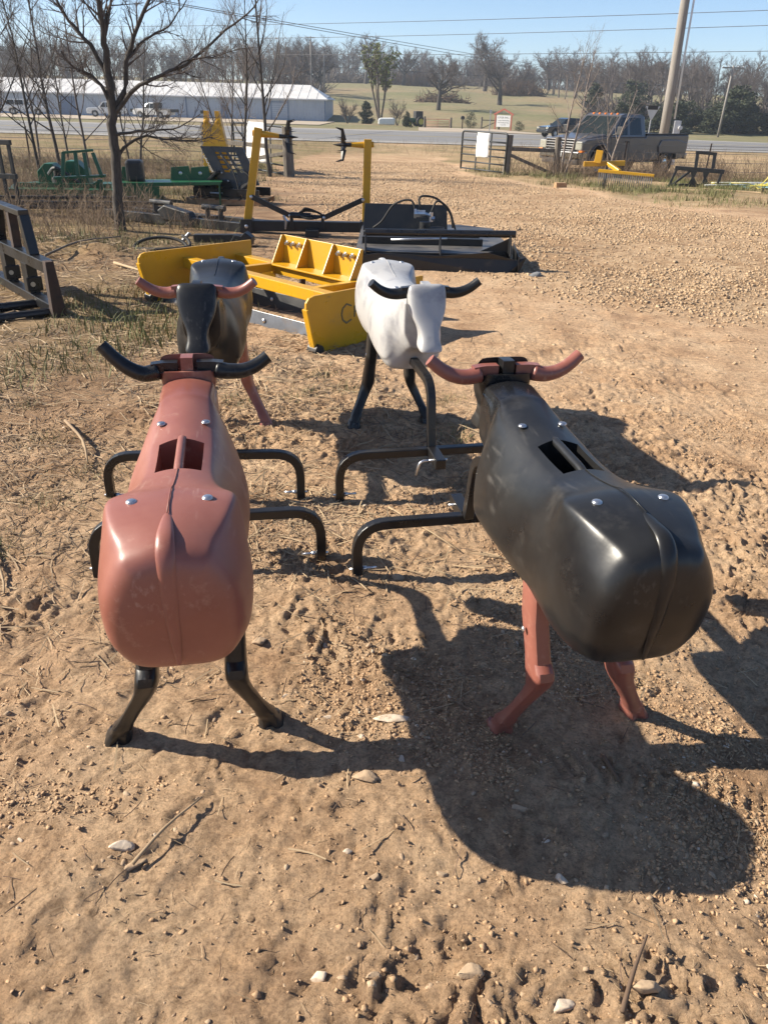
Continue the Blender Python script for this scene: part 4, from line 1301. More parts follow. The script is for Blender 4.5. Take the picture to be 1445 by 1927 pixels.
def tube_gate(label, x0, y0, x1, y1, z0, z1, ups, sheet=None, m=None):
    m = m or M_GATE
    L_ = math.hypot(x1 - x0, y1 - y0)
    t = thing('tube_gate', label, 'gate', (x0, y0, z0), math.atan2(y1 - y0, x1 - x0), 'tubular steel farm gates')
    H_ = z1 - z0
    q = MB(); q.tube(arc([(0, 0, .02), (0, 0, H_), (L_, 0, H_), (L_, 0, .02)], .14, 5), .036, 8); q.build('outer_frame', m, t, smooth=True)
    for k in range(5):
        z = .06 + k * (H_ - .22) / 4.6
        q = MB(); q.tube([(0.02, 0, z), (L_ - .02, 0, z)], .028, 6); q.build('rail', m, t, smooth=True)
    for f in ups:
        q = MB(); q.box((L_ * f, 0, H_ / 2), (.05, .03, H_ - .04)); q.build('upright', m, t)
    if sheet:
        f0, f1, za, zb = sheet
        q = MB()
        n = 14
        V, Fq = [], []
        for j in range(n + 1):
            for i in range(5):
                u = i / 4; v = j / n
                V.append((L_ * (f0 + (f1 - f0) * u), -.035 - .02 * abs(math.sin(v * 10)) - .01 * math.sin(u * 5 + v * 4), H_ * (za + (zb - za) * v)))
        for j in range(n):
            for i in range(4):
                a = j * 5 + i
                Fq.append((a, a + 1, a + 6, a + 5))
        q.add(V, Fq)
        o = q.build('notice_sheet', M_WHITESIGN, None, smooth=True)
        so = o.modifiers.new('s', 'SOLIDIFY'); so.thickness = .004
        o.location = t.location; o.rotation_euler = t.rotation_euler
        tag(o, 'blank white sheet hung on the ' + ('dark open gate on the right' if x0 > 0 else 'gate behind the left end post'), 'sheet', 'white sheets on the gates')
    return t
tube_gate('dark tube gate standing open beside the drive, right of centre', 2.66, 33.2, 4.12, 31.1, -.56, .80, (.34, .66), (.36, .64, .36, .98))
tube_gate('grey tube gate folded back behind the left end gate post', -5.9, 31.5, -3.55, 27.7, -.56, .92, (.2, .48, .75), (.30, .70, .20, 1.05))

# far side of the road
tube_gate('faded red tube gate across the driveway beyond the road', 3.95, 108, 6.85, 107, -1.0, -.02, (.5,), None, M_PINKGATE)
post('fence_post', 'post at the left end of the far red gate', 3.8, 108.1, 1.25, .14, group='posts at the far entrance')
post('fence_post', 'post at the right end of the far red gate', 7.0, 106.9, 1.2, .14, group='posts at the far entrance')
def far_brace():
    t = thing('brace_panel', 'pale timber brace panel beside the red roofed sign', 'fence', (10.9, 108, hz1(10.9, 108)), 0)
    for x in (0, 2.2):
        q = MB(); q.cyl((x, 0, -.1), (x, 0, 1.35), .11, 8); q.build('post', M_WOODGREY, t)
    q = MB(); q.bar((.1, 0, 1.0), (2.1, 0, 1.0), .1, .1); q.build('rail', M_WOODGREY, t)
    q = MB(); q.bar((.1, 0, .1), (2.1, 0, .95), .08, .08); q.build('brace', M_WOODGREY, t)
far_brace()
def mailbox():
    t = thing('mailbox', 'dark mailbox on a post beyond the road', 'mailbox', (8.2, 104, hz1(8.2, 104)), 0)
    q = MB(); q.bar((0, 0, 0), (0, 0, 1.05), .12, .12, up=(0, 1, 0)); q.build('post', M_RUST, t)
    q = MB(); q.prism([(-.22, 1.05), (.22, 1.05), (.22, 1.3), (.12, 1.42), (-.12, 1.42), (-.22, 1.3)], lambda a, b, s: (a, s, b), -.3, .3); q.build('box', M_BLKTRIM, t, bevel=.02)
mailbox()
def roof_sign():
    t = thing('sign_board', 'white company sign board under a small red gabled frame', 'sign', (13.15, 104.5, hz1(13.1, 104.5)), rad(-24))
    q = MB(); q.box((0, 0, .98), (1.72, .06, 1.24)); bd = q.build('board', M_WHITESIGN, t, bevel=.01)
    for s in (-1, 1):
        q = MB(); q.box((s * 1.0, 0, .86), (.13, .13, 1.8)); q.build('post', M_REDPAINT, t)
        q = MB(); q.bar((s * 1.22, 0, 1.68), (0, 0, 2.28), .16, .17); q.build('roof_board', M_REDPAINT, t)
    for k, (txt, sz, z) in enumerate((('GYGR INC.', .30, 1.36), ('Custom Metal Building', .155, 1.06), ('Metal Roofing & Siding', .155, .82), ('PH 524-3300', .13, .58))):
        place_text(txt, sz, M_TEXTBLK, bd, (0, -.034, z), (rad(90), 0, 0))
roof_sign()
def road_sign():
    for lab, x, y, h in (('back of a triangular road sign on a thin post behind the pickup cab', 15.35, 52, 2.85), ('thin marker post beside the road left of the pickup', 7.3, 66, 2.6)):
        t = thing('road_sign', lab, 'road sign', (x, y, hz1(x, y)), 0)
        q = MB(); q.bar((0, 0, 0), (0, 0, h), .06, .04, up=(0, 1, 0)); q.build('post', M_GREYBOX, t)
        if 'triangular' in lab:
            q = MB(); q.prism([(-.42, h + .02), (.42, h + .02), (.04, h - .70), (-.04, h - .70)], lambda a, b, s: (a, s, b), -.04, -.03); q.build('plate', M_GREYBOX, t)
            q = MB(); q.box((0, -.045, h - .05), (.6, .02, .22)); q.build('bracket', M_BLKTRIM, t)
        else:
            q = MB(); q.box((0, -.03, h - .12), (.16, .02, .24)); q.build('plate', M_GREYBOX, t)
road_sign()

# utility poles
def big_pole():
    x, y = 14.1, 45.0
    t = thing('utility_pole', 'thick weathered utility pole with conduit rising behind the pickup bed', 'utility pole', (x, y, hz1(x, y)), 0)
    q = MB(); q.tube([(0, 0, -.2), (-.05, 0, 4), (-.12, 0, 8), (-.16, 0, 13)], [.25, .23, .21, .17], 16); q.build('shaft', M_POLE, t, smooth=True)
    q = MB(); q.tube([(.36, -.12, 2.2), (.30, -.12, 5), (.22, -.12, 12.5)], .05, 8); q.build('conduit', M_WHITESIGN, t, smooth=True)
    q = MB(); q.box((.52, -.2, 1.75), (.34, .2, .75)); b = q.build('meter_box', M_GREYBOX, t, bevel=.015)
    q = MB(); q.cyl((.66, -.3, 1.8), (.66, -.42, 1.8), .10, 14); q.build('meter', M_GREYBOX, b)
    q = MB(); q.prism([(.28, .0), (.72, .0), (.66, 1.25), (.36, 1.25)], lambda a, c, s: (a, s, c), -.3, -.08); q.build('lower_box', M_GREYBOX, t, bevel=.01)
big_pole()
def t_pole(x, y, h, lab, lean=0, r=.16, arm=1.4):
    t = thing('utility_pole', lab, 'utility pole', (x, y, hz1(x, y)), 0)
    q = MB(); q.tube([(0, 0, -.2), (lean * .5, 0, h * .5), (lean, 0, h)], [r, r * .85, r * .68], 8); q.build('shaft', M_POLE, t, smooth=True)
    q = MB(); q.bar((lean - arm, 0, h - .25), (lean + arm, 0, h - .25), .14, .16); q.build('cross_arm', M_POLE, t)
    for s in (-1, 1):
        q = MB(); q.bar((lean, 0, h - 1.0), (lean + s * arm * .55, 0, h - .3), .05, .05); q.build('arm_brace', M_POLE, t)
    for f in (-.9, -.45, .45, .9):
        q = MB(); q.lathe([(.05, 0), (.07, .06), (.05, .14), (0, .16)], (lean + arm * f, 0, h - .17), 'Z', 8); q.build('insulator', M_GREYBOX, t)
t_pole(43.2, 115, 8.3, 'slim T-shaped utility pole standing in front of the dark cedars', lean=.2)
t_pole(-19.5, 205, 12, 'thin far utility pole on the ridge behind the shed, taller of the pair', r=.2, arm=1.0)
t_pole(-16.5, 205, 10, 'thin far utility pole on the ridge behind the shed, shorter of the pair', r=.2, arm=.9)
def cable(lab, a, b, sag=.6, r=.022, ext=.9):
    a, b = Vector(a), Vector(b)
    d = b - a
    a2, b2 = a - d * ext, b + d * ext
    q = MB()
    n = 26
    q.tube([a2.lerp(b2, k / n) + Vector((0, 0, -sag * (1 - (2 * k / n - 1) ** 2) + sag * .6)) for k in range(n + 1)], r, 4)
    tag(q.build('power_line', M_WIRE, None), lab, 'power line', 'overhead power lines')
cable('highest power line crossing the whole sky', (-10.9, 97, 9.0), (29.4, 73, 9.0))
cable('second power line down across the sky', (-10.9, 101, 8.0), (29.4, 73.4, 8.0))
cable('power line just above the distant tree tops on the right', (-11.7, 104, 6.5), (31.9, 77.5, 6.5))
cable('upper line of the slanting pair left of centre', (-11, 95, 9.0), (14, 146, 9.0), r=.03, ext=3.0)
cable('lower line of the slanting pair left of centre', (-10.6, 95, 8.75), (14.4, 146, 8.5), r=.03, ext=3.0)
cable('faint far line across the tree tops', (-14, 120, 6.1), (16, 140, 5.9), r=.03, ext=3.0)

# wire fence along the brush on the right and on the left
def wire_fence(lab, pts, zs, r=.008):
    t = thing('wire_fence', lab, 'fence', (pts[0][0], pts[0][1], 0), 0)
    o = Vector((pts[0][0], pts[0][1], 0))
    for z in zs:
        q = MB(); q.tube([Vector((x, y, hz1(x, y) + z)) - o for x, y in pts], r, 4); q.build('wire', M_WIRE, t)
    for (x, y) in pts[1:]:
        q = MB(); q.bar(Vector((x, y, hz1(x, y) - .1)) - o, Vector((x + .03, y, hz1(x, y) + 1.25)) - o, .04, .04, up=(0, 1, 0)); q.build('steel_post', M_RUST, t)
wire_fence('rusty wire fence with thin steel posts through the brush on the right', [(6.05, 31.3), (8.4, 31.0), (11.6, 31.4), (14.6, 32.0), (18, 33), (23, 33.5), (30, 34)], (.3, .6, .9, 1.15))
wire_fence('rusty wire fence with thin steel posts through the saplings on the left', [(-6.55, 29.6), (-9.5, 29.2), (-12.5, 29), (-16, 29), (-20, 29), (-26, 29)], (.3, .6, .9, 1.15))

# ------------------------------------------------------------------ long metal shed
def shed():
    x0, x1, y0, y1 = -66.0, -10.3, 130.0, 146.0
    zb = -1.2
    t = thing('metal_shed', 'long low pale metal shed with galvanised roof across the road', 'shed', (x1, y0, zb), 0)
    W_ = x1 - x0
    He, Hr = 3.08, 5.0
    # ribbed front wall: a folded sheet
    q = MB()
    n = int(W_ / .45)
    V, Fq = [], []
    for k in range(n * 2 + 1):
        x = -W_ + W_ * k / (n * 2)
        dy = -.04 if k % 2 else 0
        V += [(x, dy, 0), (x, dy, He)]
    for k in range(n * 2):
        a = 2 * k
        Fq.append((a, a + 2, a + 3, a + 1))
    q.add(V, Fq)
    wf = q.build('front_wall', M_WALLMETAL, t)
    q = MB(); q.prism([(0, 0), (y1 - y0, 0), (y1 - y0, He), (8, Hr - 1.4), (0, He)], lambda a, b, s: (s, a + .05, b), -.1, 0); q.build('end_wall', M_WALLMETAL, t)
    q = MB(); q.box((-W_ / 2, y1 - y0, He / 2), (W_, .1, He)); q.build('rear_wall', M_WALLMETAL, t)
    # roof: front slope hipped at the right
    q = MB()
    e = .35
    q.add([(-W_ - e, -e, He - .02), (e, -e, He - .02), (-3.0, 8, Hr), (-W_ - e, 8, Hr), (-W_ - e, y1 - y0 + e, He), (e, y1 - y0 + e, He)], [(0, 1, 2, 3), (3, 2, 5, 4), (1, 5, 2)])
    rf = q.build('roof', M_ROOFMETAL, t)
    so = rf.modifiers.new('s', 'SOLIDIFY'); so.thickness = .10
    for k in range(1, 40):
        x = -W_ + k * W_ / 40
        q = MB(); q.bar((x, -e, He + .03), (x, 8, Hr + .045), .03, .03); q.build('roof_seam', M_ROOFMETAL, rf)
    q = MB(); q.box((-W_ / 2, -e - .03, He - .08), (W_ + 2 * e, .10, .16)); q.build('gutter', M_WHITESIGN, t)
    for x in (-.07, -5.6, -8.1, -20.8, -42):
        q = MB(); q.box((x, -.075, He / 2), (.16, .05, He)); q.build('corner_trim', M_TRIMBLUE, t)
    q = MB(); q.box((-6.85, -.07, 1.25), (2.4, .04, 2.5)); d = q.build('roll_up_door', M_WALLMETAL, t)
    for k in range(9):
        q = MB(); q.box((-6.85, -.10, .15 + k * .28), (2.3, .02, .03)); q.build('door_slat', M_TRIMBLUE, d)
    q = MB(); q.box((-6.85, -.085, 2.56), (2.7, .05, .12)); q.build('door_lintel', M_TRIMBLUE, d)
    for x, w, h in ((-15.2, .95, 2.0), (-38.5, 2.3, 2.6), (-47, .95, 2.0)):
        q = MB(); q.box((x, -.075, h / 2), (w, .05, h)); q.build('door', M_TRIMBLUE, t)
    for x in (-18.5, -29):
        q = MB(); q.box((x, -.07, .95), (.55, .04, .45)); wdw = q.build('window', M_GLASS, t)
        q = MB(); q.box((x, -.085, .70), (.65, .05, .06)); q.build('sill', M_WHITESIGN, wdw)
    for txt, z in (('METAL', 2.35), ('BUILDINGS &', 2.0), ('ROOFING', 1.65)):
        place_text(txt, .34, M_TRIMBLUE, wf, (-12.6, -.07, z), (rad(90), 0, 0))
shed()

# ------------------------------------------------------------------ vehicles (local: x forward, y left)
def wheel(t, x, y, r, w, rim=None):
    q = MB()
    q.lathe([(r * .58, -w / 2), (r * .9, -w / 2), (r, -w * .36), (r, w * .36), (r * .9, w / 2), (r * .58, w / 2)], (x, y, r), 'Y', 22)
    wh = q.build('wheel', M_RUBBER, t, smooth=True)
    s = 1 if y > 0 else -1
    q = MB(); q.lathe([(0, s * w * .30), (r * .25, s * w * .34), (r * .45, s * w * .18), (r * .58, s * w * .46), (r * .6, s * w * .3)], (x, y, r), 'Y', 16); q.build('rim', rim or M_CHROME, wh, smooth=True)
    for k in range(6):
        an = k * math.pi / 3
        q = MB(); q.dome((x + math.cos(an) * r * .30, y + s * w * .30, r + math.sin(an) * r * .30), r * .05, .02, (0, s, 0), n=6, rings=2); q.build('lug_nut', M_ZINC, wh)
    return wh

def wheel_arch_profile(x, r, z0, n=10):
    return [(x + r * math.cos(math.pi - math.pi * k / n), z0 + r * math.sin(math.pi * k / n)) for k in range(n + 1)]

def pickup():
    th = math.atan2(-math.sin(rad(36)), -math.cos(rad(36)))
    S = 1.15
    cx, cy = 9.0, 34.9
    t = thing('pickup_truck', 'dusty pewter crew pickup with chrome grille and cab lamps behind the fence', 'pickup', (cx, cy, hz1(cx, cy) - .03), th)
    t.scale = (S, S, S)
    HW = .96
    def side(prof, y0, y1, name, m, bev=.02, par=t):
        q = MB(); q.prism(prof, lambda a, b, s: (a, s, b), y0, y1); return q.build(name, m, par, bevel=bev)
    fx, rx, wr = 1.85, -1.75, .41
    zb = .52
    # lower body with wheel openings
    lower = [(2.72, zb)] + list(reversed([(a, b) for a, b in wheel_arch_profile(fx, .50, zb - .02)])) + list(reversed([(a, b) for a, b in wheel_arch_profile(rx, .50, zb - .02)])) + [(-2.85, zb + .05), (-2.87, 1.22), (-2.85, 1.30), (-.47, 1.30), (-.45, 1.22), (1.40, 1.22), (1.48, 1.24), (2.55, 1.16), (2.72, 1.05)]
    body = side(lower, -HW, HW, 'body', M_PEWTER, .03)
    # bonnet
    q = MB()
    V = [(1.43, -.86, 1.22), (1.43, .86, 1.22), (2.60, .84, 1.10), (2.60, -.84, 1.10), (1.46, -.80, 1.33), (1.46, .80, 1.33), (2.45, .70, 1.20), (2.45, -.70, 1.20)]
    q.add(V, [(0, 1, 2, 3), (4, 7, 6, 5), (0, 4, 5, 1), (1, 5, 6, 2), (2, 6, 7, 3), (3, 7, 4, 0)])
    q.build('bonnet', M_PEWTER, t, bevel=.05, seg=3)
    # cab shell: pillars and roof
    cab = [(1.48, 1.22), (.78, 1.90), (.58, 1.945), (-.22, 1.94), (-.40, 1.88), (-.47, 1.22)]
    q = MB()
    V = []
    for (a, b) in cab:
        k = (b - 1.22) / .72
        hw = .93 - .16 * k
        V += [(a, -hw, b), (a, hw, b)]
    Fq = []
    n = len(cab)
    for i in range(n - 1):
        Fq.append((2 * i, 2 * i + 1, 2 * i + 3, 2 * i + 2))
    Fq += [tuple(2 * i for i in reversed(range(n))), tuple(2 * i + 1 for i in range(n)), (0, 2 * n - 2, 2 * n - 1, 1)]
    q.add(V, Fq)
    cb = q.build('cab', M_PEWTER, t, bevel=.03)
    def quad(name, pts, m, par, off):
        q = MB()
        P = [Vector(p) for p in pts]
        nn = (P[1] - P[0]).cross(P[2] - P[0]).normalized() * off
        q.add([p + nn for p in P] + [p - nn * .2 for p in P], [(0, 1, 2, 3), (7, 6, 5, 4), (0, 4, 5, 1), (1, 5, 6, 2), (2, 6, 7, 3), (3, 7, 4, 0)])
        return q.build(name, m, par)
    def cw(z): return .93 - .16 * (z - 1.22) / .72
    quad('windscreen', [(1.41, -.80, 1.29), (1.41, .80, 1.29), (.83, .70, 1.85), (.83, -.70, 1.85)], M_GLASS, cb, .012)
    quad('rear_window', [(-.45, .72, 1.40), (-.45, -.72, 1.40), (-.40, -.66, 1.80), (-.40, .66, 1.80)], M_GLASS, cb, .025)
    for s in (1, -1):
        pts = [(1.26, s * cw(1.30), 1.30), (.50, s * cw(1.30), 1.30), (.50, s * cw(1.84), 1.84), (.78, s * cw(1.84), 1.84)]
        pts2 = [(.38, s * cw(1.30), 1.30), (-.24, s * cw(1.30), 1.30), (-.18, s * cw(1.82), 1.82), (.38, s * cw(1.84), 1.84)]
        if s > 0: pts, pts2 = pts[::-1], pts2[::-1]
        dr = side([(1.33, .60), (.44, .60), (.44, 1.215), (1.36, 1.215)], s * HW, s * (HW + .008), 'door', M_PEWTER, .004)
        quad('door_window', pts, M_GLASS, dr, .012)
        q = MB(); q.box((.54, s * (HW + .03), 1.10), (.16, .05, .04)); q.build('handle', M_BLKTRIM, dr, bevel=.01)
        dr2 = side([(.41, .60), (-.26, .62), (-.32, 1.215), (.41, 1.215)], s * HW, s * (HW + .008), 'rear_door', M_PEWTER, .004)
        quad('door_window', pts2, M_GLASS, dr2, .012)
        q = MB(); q.bar((1.28, s * .93, 1.30), (1.26, s * 1.16, 1.38), .05, .05); q.box((1.28, s * 1.20, 1.44), (.10, .20, .26)); q.build('mirror', M_BLKTRIM, t, bevel=.02)
        q = MB(); q.prism([(2.60, .60), (2.70, .92), (2.74, .92), (2.74, .78)], lambda a, b, k: (a, s * k, b), .62, .95)
        q.v = []; q.f = []
        q.box((2.70, s * .80, .98), (.12, .30, .26)); hl = q.build('headlight', M_LAMP, t, bevel=.03)
        q = MB(); q.box((2.68, s * .90, .82), (.14, .16, .07)); q.build('turn_lamp', M_AMBER, hl, bevel=.01)
        q = MB(); q.box((-2.86, s * .86, 1.02), (.05, .16, .40)); q.build('tail_lamp', M_REDPAINT, t, bevel=.01)
        # flared wheel lips
        for x in (fx, rx):
            q = MB(); q.tube([(a, s * (HW + .0), b) for a, b in wheel_arch_profile(x, .52, zb)], .035, 6); q.build('fender_flare', M_PEWTER, t, smooth=True)
        wheel(t, fx, s * .83, wr, .26); wheel(t, rx, s * .83, wr, .26)
        q = MB(); q.box((.1, s * .90, .50), (1.9, .14, .06)); q.build('running_board', M_BLKTRIM, t, bevel=.01)
    # bed: side flare bulge and dark inside
    q = MB(); q.box((-1.66, 0, 1.302), (2.2, 1.62, .012)); q.build('bed_floor', M_BLKTRIM, t)
    for s in (1, -1):
        q = MB(); q.prism([(-2.80, .70), (-2.80, 1.06), (-2.2, 1.16), (-1.3, 1.16), (-1.15, .95), (-1.2, .75)], lambda a, b, k: (a, s * k, b), HW - .02, HW + .04)
        q.build('bed_flare', M_PEWTER, t, bevel=.06, seg=3)
        q = MB(); q.box((-1.66, s * .90, 1.325), (2.36, .12, .05)); q.build('bed_rail', M_BLKTRIM, t, bevel=.015)
    # grille
    q = MB(); q.box((2.725, 0, .985), (.05, 1.26, .34)); gr = q.build('grille', M_BLKTRIM, t)
    for z in (.83, .91, .99, 1.07, 1.15):
        q = MB(); q.box((2.76, 0, z), (.05, 1.26, .028)); q.build('grille_bar', M_CHROME, gr, bevel=.008)
    for y in (-.63, -.21, .21, .63):
        q = MB(); q.box((2.755, y, .99), (.05, .04, .34)); q.build('grille_post', M_CHROME, gr, bevel=.006)
    q = MB(); q.lathe([(0, .03), (.10, .02), (.12, 0)], (2.78, 0, .99), 'X', 14); q.build('badge', M_TRIMBLUE, gr)
    q = MB(); q.prism([(-1.0, 2.62), (-.85, 2.80), (.85, 2.80), (1.0, 2.62), (1.0, 2.5), (-1.0, 2.5)], lambda a, b, s: (b, a, s), .60, .80); bp_ = q.build('bumper', M_CHROME, t, bevel=.03)
    q = MB(); q.prism([(-.9, 2.60), (-.8, 2.74), (.8, 2.74), (.9, 2.60)], lambda a, b, s: (b, a, s), .40, .60); q.build('air_dam', M_PEWTER, bp_, bevel=.02)
    q = MB(); q.box((2.82, 0, .70), (.02, .30, .15)); q.build('number_plate', M_WHITESIGN, bp_)
    q = MB(); q.box((-2.95, 0, .60), (.16, 1.8, .18)); q.build('rear_bumper', M_CHROME, t, bevel=.03)
    for k in range(5):
        q = MB(); q.dome((.70, -.52 + k * .26, 1.925), .05, .04, (.3, 0, 1), n=8); q.build('roof_lamp', M_AMBER, cb)
    q = MB(); q.box((0, 0, .50), (5.0, .9, .2)); q.build('chassis', M_BLKTRIM, t)
    q = MB(); q.tube([(1.43, .70, 1.30), (1.28, .1, 1.36)], .012, 5); q.build('wiper', M_BLKTRIM, cb)
    q = MB(); q.tube([(1.55, -.84, 1.25), (1.50, -.84, 1.95)], .006, 4); q.build('aerial', M_BLKTRIM, t)
pickup()

def simple_car(name, label, cat, loc, rz, paint, kind, scale=1.0):
    """suv or pickup seen small: body with wheel openings, glasshouse, glazing, wheels, lamps"""
    t = thing(name, label, cat, loc, rz)
    t.scale = (scale,) * 3
    HW, zb, wr = .95, .38, .36
    fx, rx = 1.45, -1.40
    if kind == 'suv':
        top = [(-2.35, .95), (-2.30, 1.02), (.95, 1.02), (2.20, .92), (2.38, .70)]
        cab = [(.95, 1.02), (.15, 1.62), (-.2, 1.70), (-1.9, 1.66), (-2.32, 1.05)]
    else:
        top = [(-2.55, 1.05), (-.55, 1.05), (.95, 1.08), (2.25, 1.02), (2.45, .85)]
        cab = [(1.0, 1.06), (.40, 1.70), (.2, 1.76), (-.5, 1.74), (-.62, 1.06)]
    low = [(2.36 if kind == 'suv' else 2.42, zb)] + list(reversed(wheel_arch_profile(fx, .43, zb - .02))) + list(reversed(wheel_arch_profile(rx, .43, zb - .02))) + [(-2.35 if kind == 'suv' else -2.5, zb + .05)] + top
    q = MB(); q.prism(low, lambda a, b, s: (a, s, b), -HW, HW); bd = q.build('body', paint, t, bevel=.05)
    z0 = cab[0][1]
    zt = max(c[1] for c in cab)
    V, Fq = [], []
    for a, b in cab:
        hw = .90 - .18 * (b - z0) / (zt - z0)
        V += [(a, -hw, b), (a, hw, b)]
    n = len(cab)
    for i in range(n - 1): Fq.append((2 * i, 2 * i + 1, 2 * i + 3, 2 * i + 2))
    Fq += [tuple(2 * i for i in reversed(range(n))), tuple(2 * i + 1 for i in range(n)), (0, 2 * n - 2, 2 * n - 1, 1)]
    q = MB(); q.add(V, Fq); cb = q.build('cab', paint, t, bevel=.04)
    def pane(nm, pts):
        q = MB(); P = [Vector(p) for p in pts]; nn = (P[1] - P[0]).cross(P[2] - P[0]).normalized() * .02
        q.add([p + nn for p in P] + [p - nn for p in P], [(0, 1, 2, 3), (7, 6, 5, 4), (0, 4, 5, 1), (1, 5, 6, 2), (2, 6, 7, 3), (3, 7, 4, 0)]); q.build(nm, M_GLASS, cb)
    c0, c1 = cab[0], cab[1]
    pane('windscreen', [(c0[0] - .08, -.8, c0[1] + .06), (c0[0] - .08, .8, c0[1] + .06), (c1[0] + .04, .70, c1[1] - .03), (c1[0] + .04, -.70, c1[1] - .03)])
    for s in (1, -1):
        hw0, hw1 = .885, .745
        if kind == 'suv':
            segs = [((.62, .02), (.12, .02)), ((-.08, -1.0), (-.08, -1.0)), ((-1.1, -2.05), (-1.1, -1.80))]
        else:
            segs = [((.72, .08), (.32, .08)), ((0, -.50), (0, -.44))]
        for (a0, a1), (b0, b1) in segs:
            pts = [(a0, s * hw0, z0 + .07), (a1, s * hw0, z0 + .07), (b1, s * hw1, zt - .11), (b0, s * hw1, zt - .11)]
            pane('side_window', pts if s < 0 else pts[::-1])
        wheel(t, fx, s * .82, wr, .24); wheel(t, rx, s * .82, wr, .24)
        q = MB(); q.box((2.33, s * .74, .80), (.12, .34, .16)); q.build('headlight', M_LAMP, bd, bevel=.02)
        q = MB(); q.box((-2.36 if kind == 'suv' else -2.5, s * .82, .88), (.06, .16, .22)); q.build('tail_lamp', M_REDPAINT, bd)
        q = MB(); q.box((.72, s * 1.02, 1.12), (.12, .16, .14)); q.build('mirror', paint, bd, bevel=.02)
    q = MB(); q.box((2.39, 0, .74), (.06, 1.1, .20)); q.build('grille', M_BLKTRIM, bd)
    q = MB(); q.box((2.42, 0, .52), (.12, 1.8, .16)); q.build('bumper', paint if kind == 'suv' else M_CHROME, bd, bevel=.03)
    if kind == 'flatbed':
        q = MB(); q.box((-1.75, 0, 1.02), (2.4, 2.15, .16)); fb = q.build('flatbed', M_GREYBED, t, bevel=.01)
        q = MB(); q.prism([(-.62, 1.05), (-.75, 1.75), (-.55, 1.75), (-.5, 1.05)], lambda a, b, s: (a, s, b), -.95, .95); q.build('headache_rack', M_BLKTRIM, fb)
        q = MB(); q.box((-2.97, 0, .86), (.05, 2.1, .30)); q.build('rear_skirt', M_BLKTRIM, fb)
    if kind == 'pickup':
        q = MB(); q.box((-1.55, 0, 1.056), (1.8, 1.5, .01)); q.build('bed_floor', M_BLKTRIM, t)
    return t
simple_car('suv', 'black sport utility vehicle on the road beyond the gate', 'car', (16.4, 84.0, hz1(16.4, 84) + .06), rad(205), M_SUV, 'suv', 1.0)
simple_car('parked_pickup', 'white pickup with dented front parked at the shed, middle of three', 'pickup', (-40.5, 122, hz1(-40, 122) + .07), rad(195), M_WHITECAR, 'pickup', 1.08)
simple_car('flatbed_truck', 'white flatbed truck with grey bed parked at the shed, nearest the road sign end', 'truck', (-33.6, 121, hz1(-33, 121) + .07), rad(165), M_WHITECAR, 'flatbed', 1.1)
simple_car('parked_pickup', 'white van-like pickup at the shed, leftmost of three', 'pickup', (-51.5, 121, hz1(-51, 121) + .07), rad(15), M_WHITECAR, 'suv', 1.15)
def far_small():
    t = thing('tractor', 'small dark green tractor parked beyond the road by the red gate', 'tractor', (2.6, 112, hz1(2.6, 112)), rad(200))
    q = MB(); q.box((.6, 0, .75), (1.4, .6, .5)); q.build('bonnet', M_GRN, t, bevel=.05)
    q = MB(); q.box((-.5, 0, 1.25), (1.0, 1.0, 1.1)); q.build('cab', M_BLKTRIM, t, bevel=.06)
    for x, r in ((-.6, .6), (1.0, .38)):
        for s in (-1, 1):
            wheel(t, x, s * .75, r, .3, M_HOSEY)
    q = MB(); q.prism([(-1.1, .1), (1.1, .1), (1.1, .75), (.95, .95), (-.9, .9), (-1.1, .7)], lambda a, b, s: (a, s, b), -.5, .5)
    o = q.build('propane_tank', M_WHITESIGN, None, bevel=.15, seg=3); o.location = (-1.0, 113.5, hz1(-1, 113.5))
    tag(o, 'small pale tank among rubble left of the far tractor', 'tank')
far_small()
# ------------------------------------------------------------------ trees
class TubeSet:
    """collects tapered polylines and turns them into tubes in batches"""
    def __init__(s):
        s.groups = {}
    def add(s, P, r, sides):
        s.groups.setdefault((len(P), sides), []).append((P, r))
    def arrays(s):
        Vs, Fs, n0 = [], [], 0
        for (k, sides), items in s.groups.items():
            P = np.array([[tuple(q) for q in it[0]] for it in items], float)
            R = np.array([tuple(it[1]) for it in items], float)
            T = np.gradient(P, axis=1)
            T /= np.linalg.norm(T, axis=2, keepdims=True) + 1e-9
            ref = np.where(np.abs(T[:, :1, 2:3]) < .8, np.array([.31, .17, .93]), np.array([.9, .3, .1]))
            X = np.cross(T, np.broadcast_to(ref, T.shape)); X /= np.linalg.norm(X, axis=2, keepdims=True) + 1e-9
            Y = np.cross(T, X)
            an = np.arange(sides) * 2 * np.pi / sides
            rg = P[:, :, None, :] + (X[:, :, None, :] * np.cos(an)[None, None, :, None] + Y[:, :, None, :] * np.sin(an)[None, None, :, None]) * R[:, :, None, None]
            Vs.append(rg.reshape(-1, 3))
            i = np.arange(k - 1)[:, None] * sides
            j = np.arange(sides)[None, :]
            j2 = (j + 1) % sides
            f = np.stack([i + j, i + j2, i + sides + j2, i + sides + j], -1).reshape(-1, 4)
            m = len(items)
            Fs.append((f[None] + (np.arange(m) * k * sides)[:, None, None] + n0).reshape(-1, 4))
            n0 += m * k * sides
        return np.concatenate(Vs), np.concatenate(Fs)
    def mesh(s, name):
        V, Fq = s.arrays()
        return np_mesh(name, V, Fq, smooth=True)

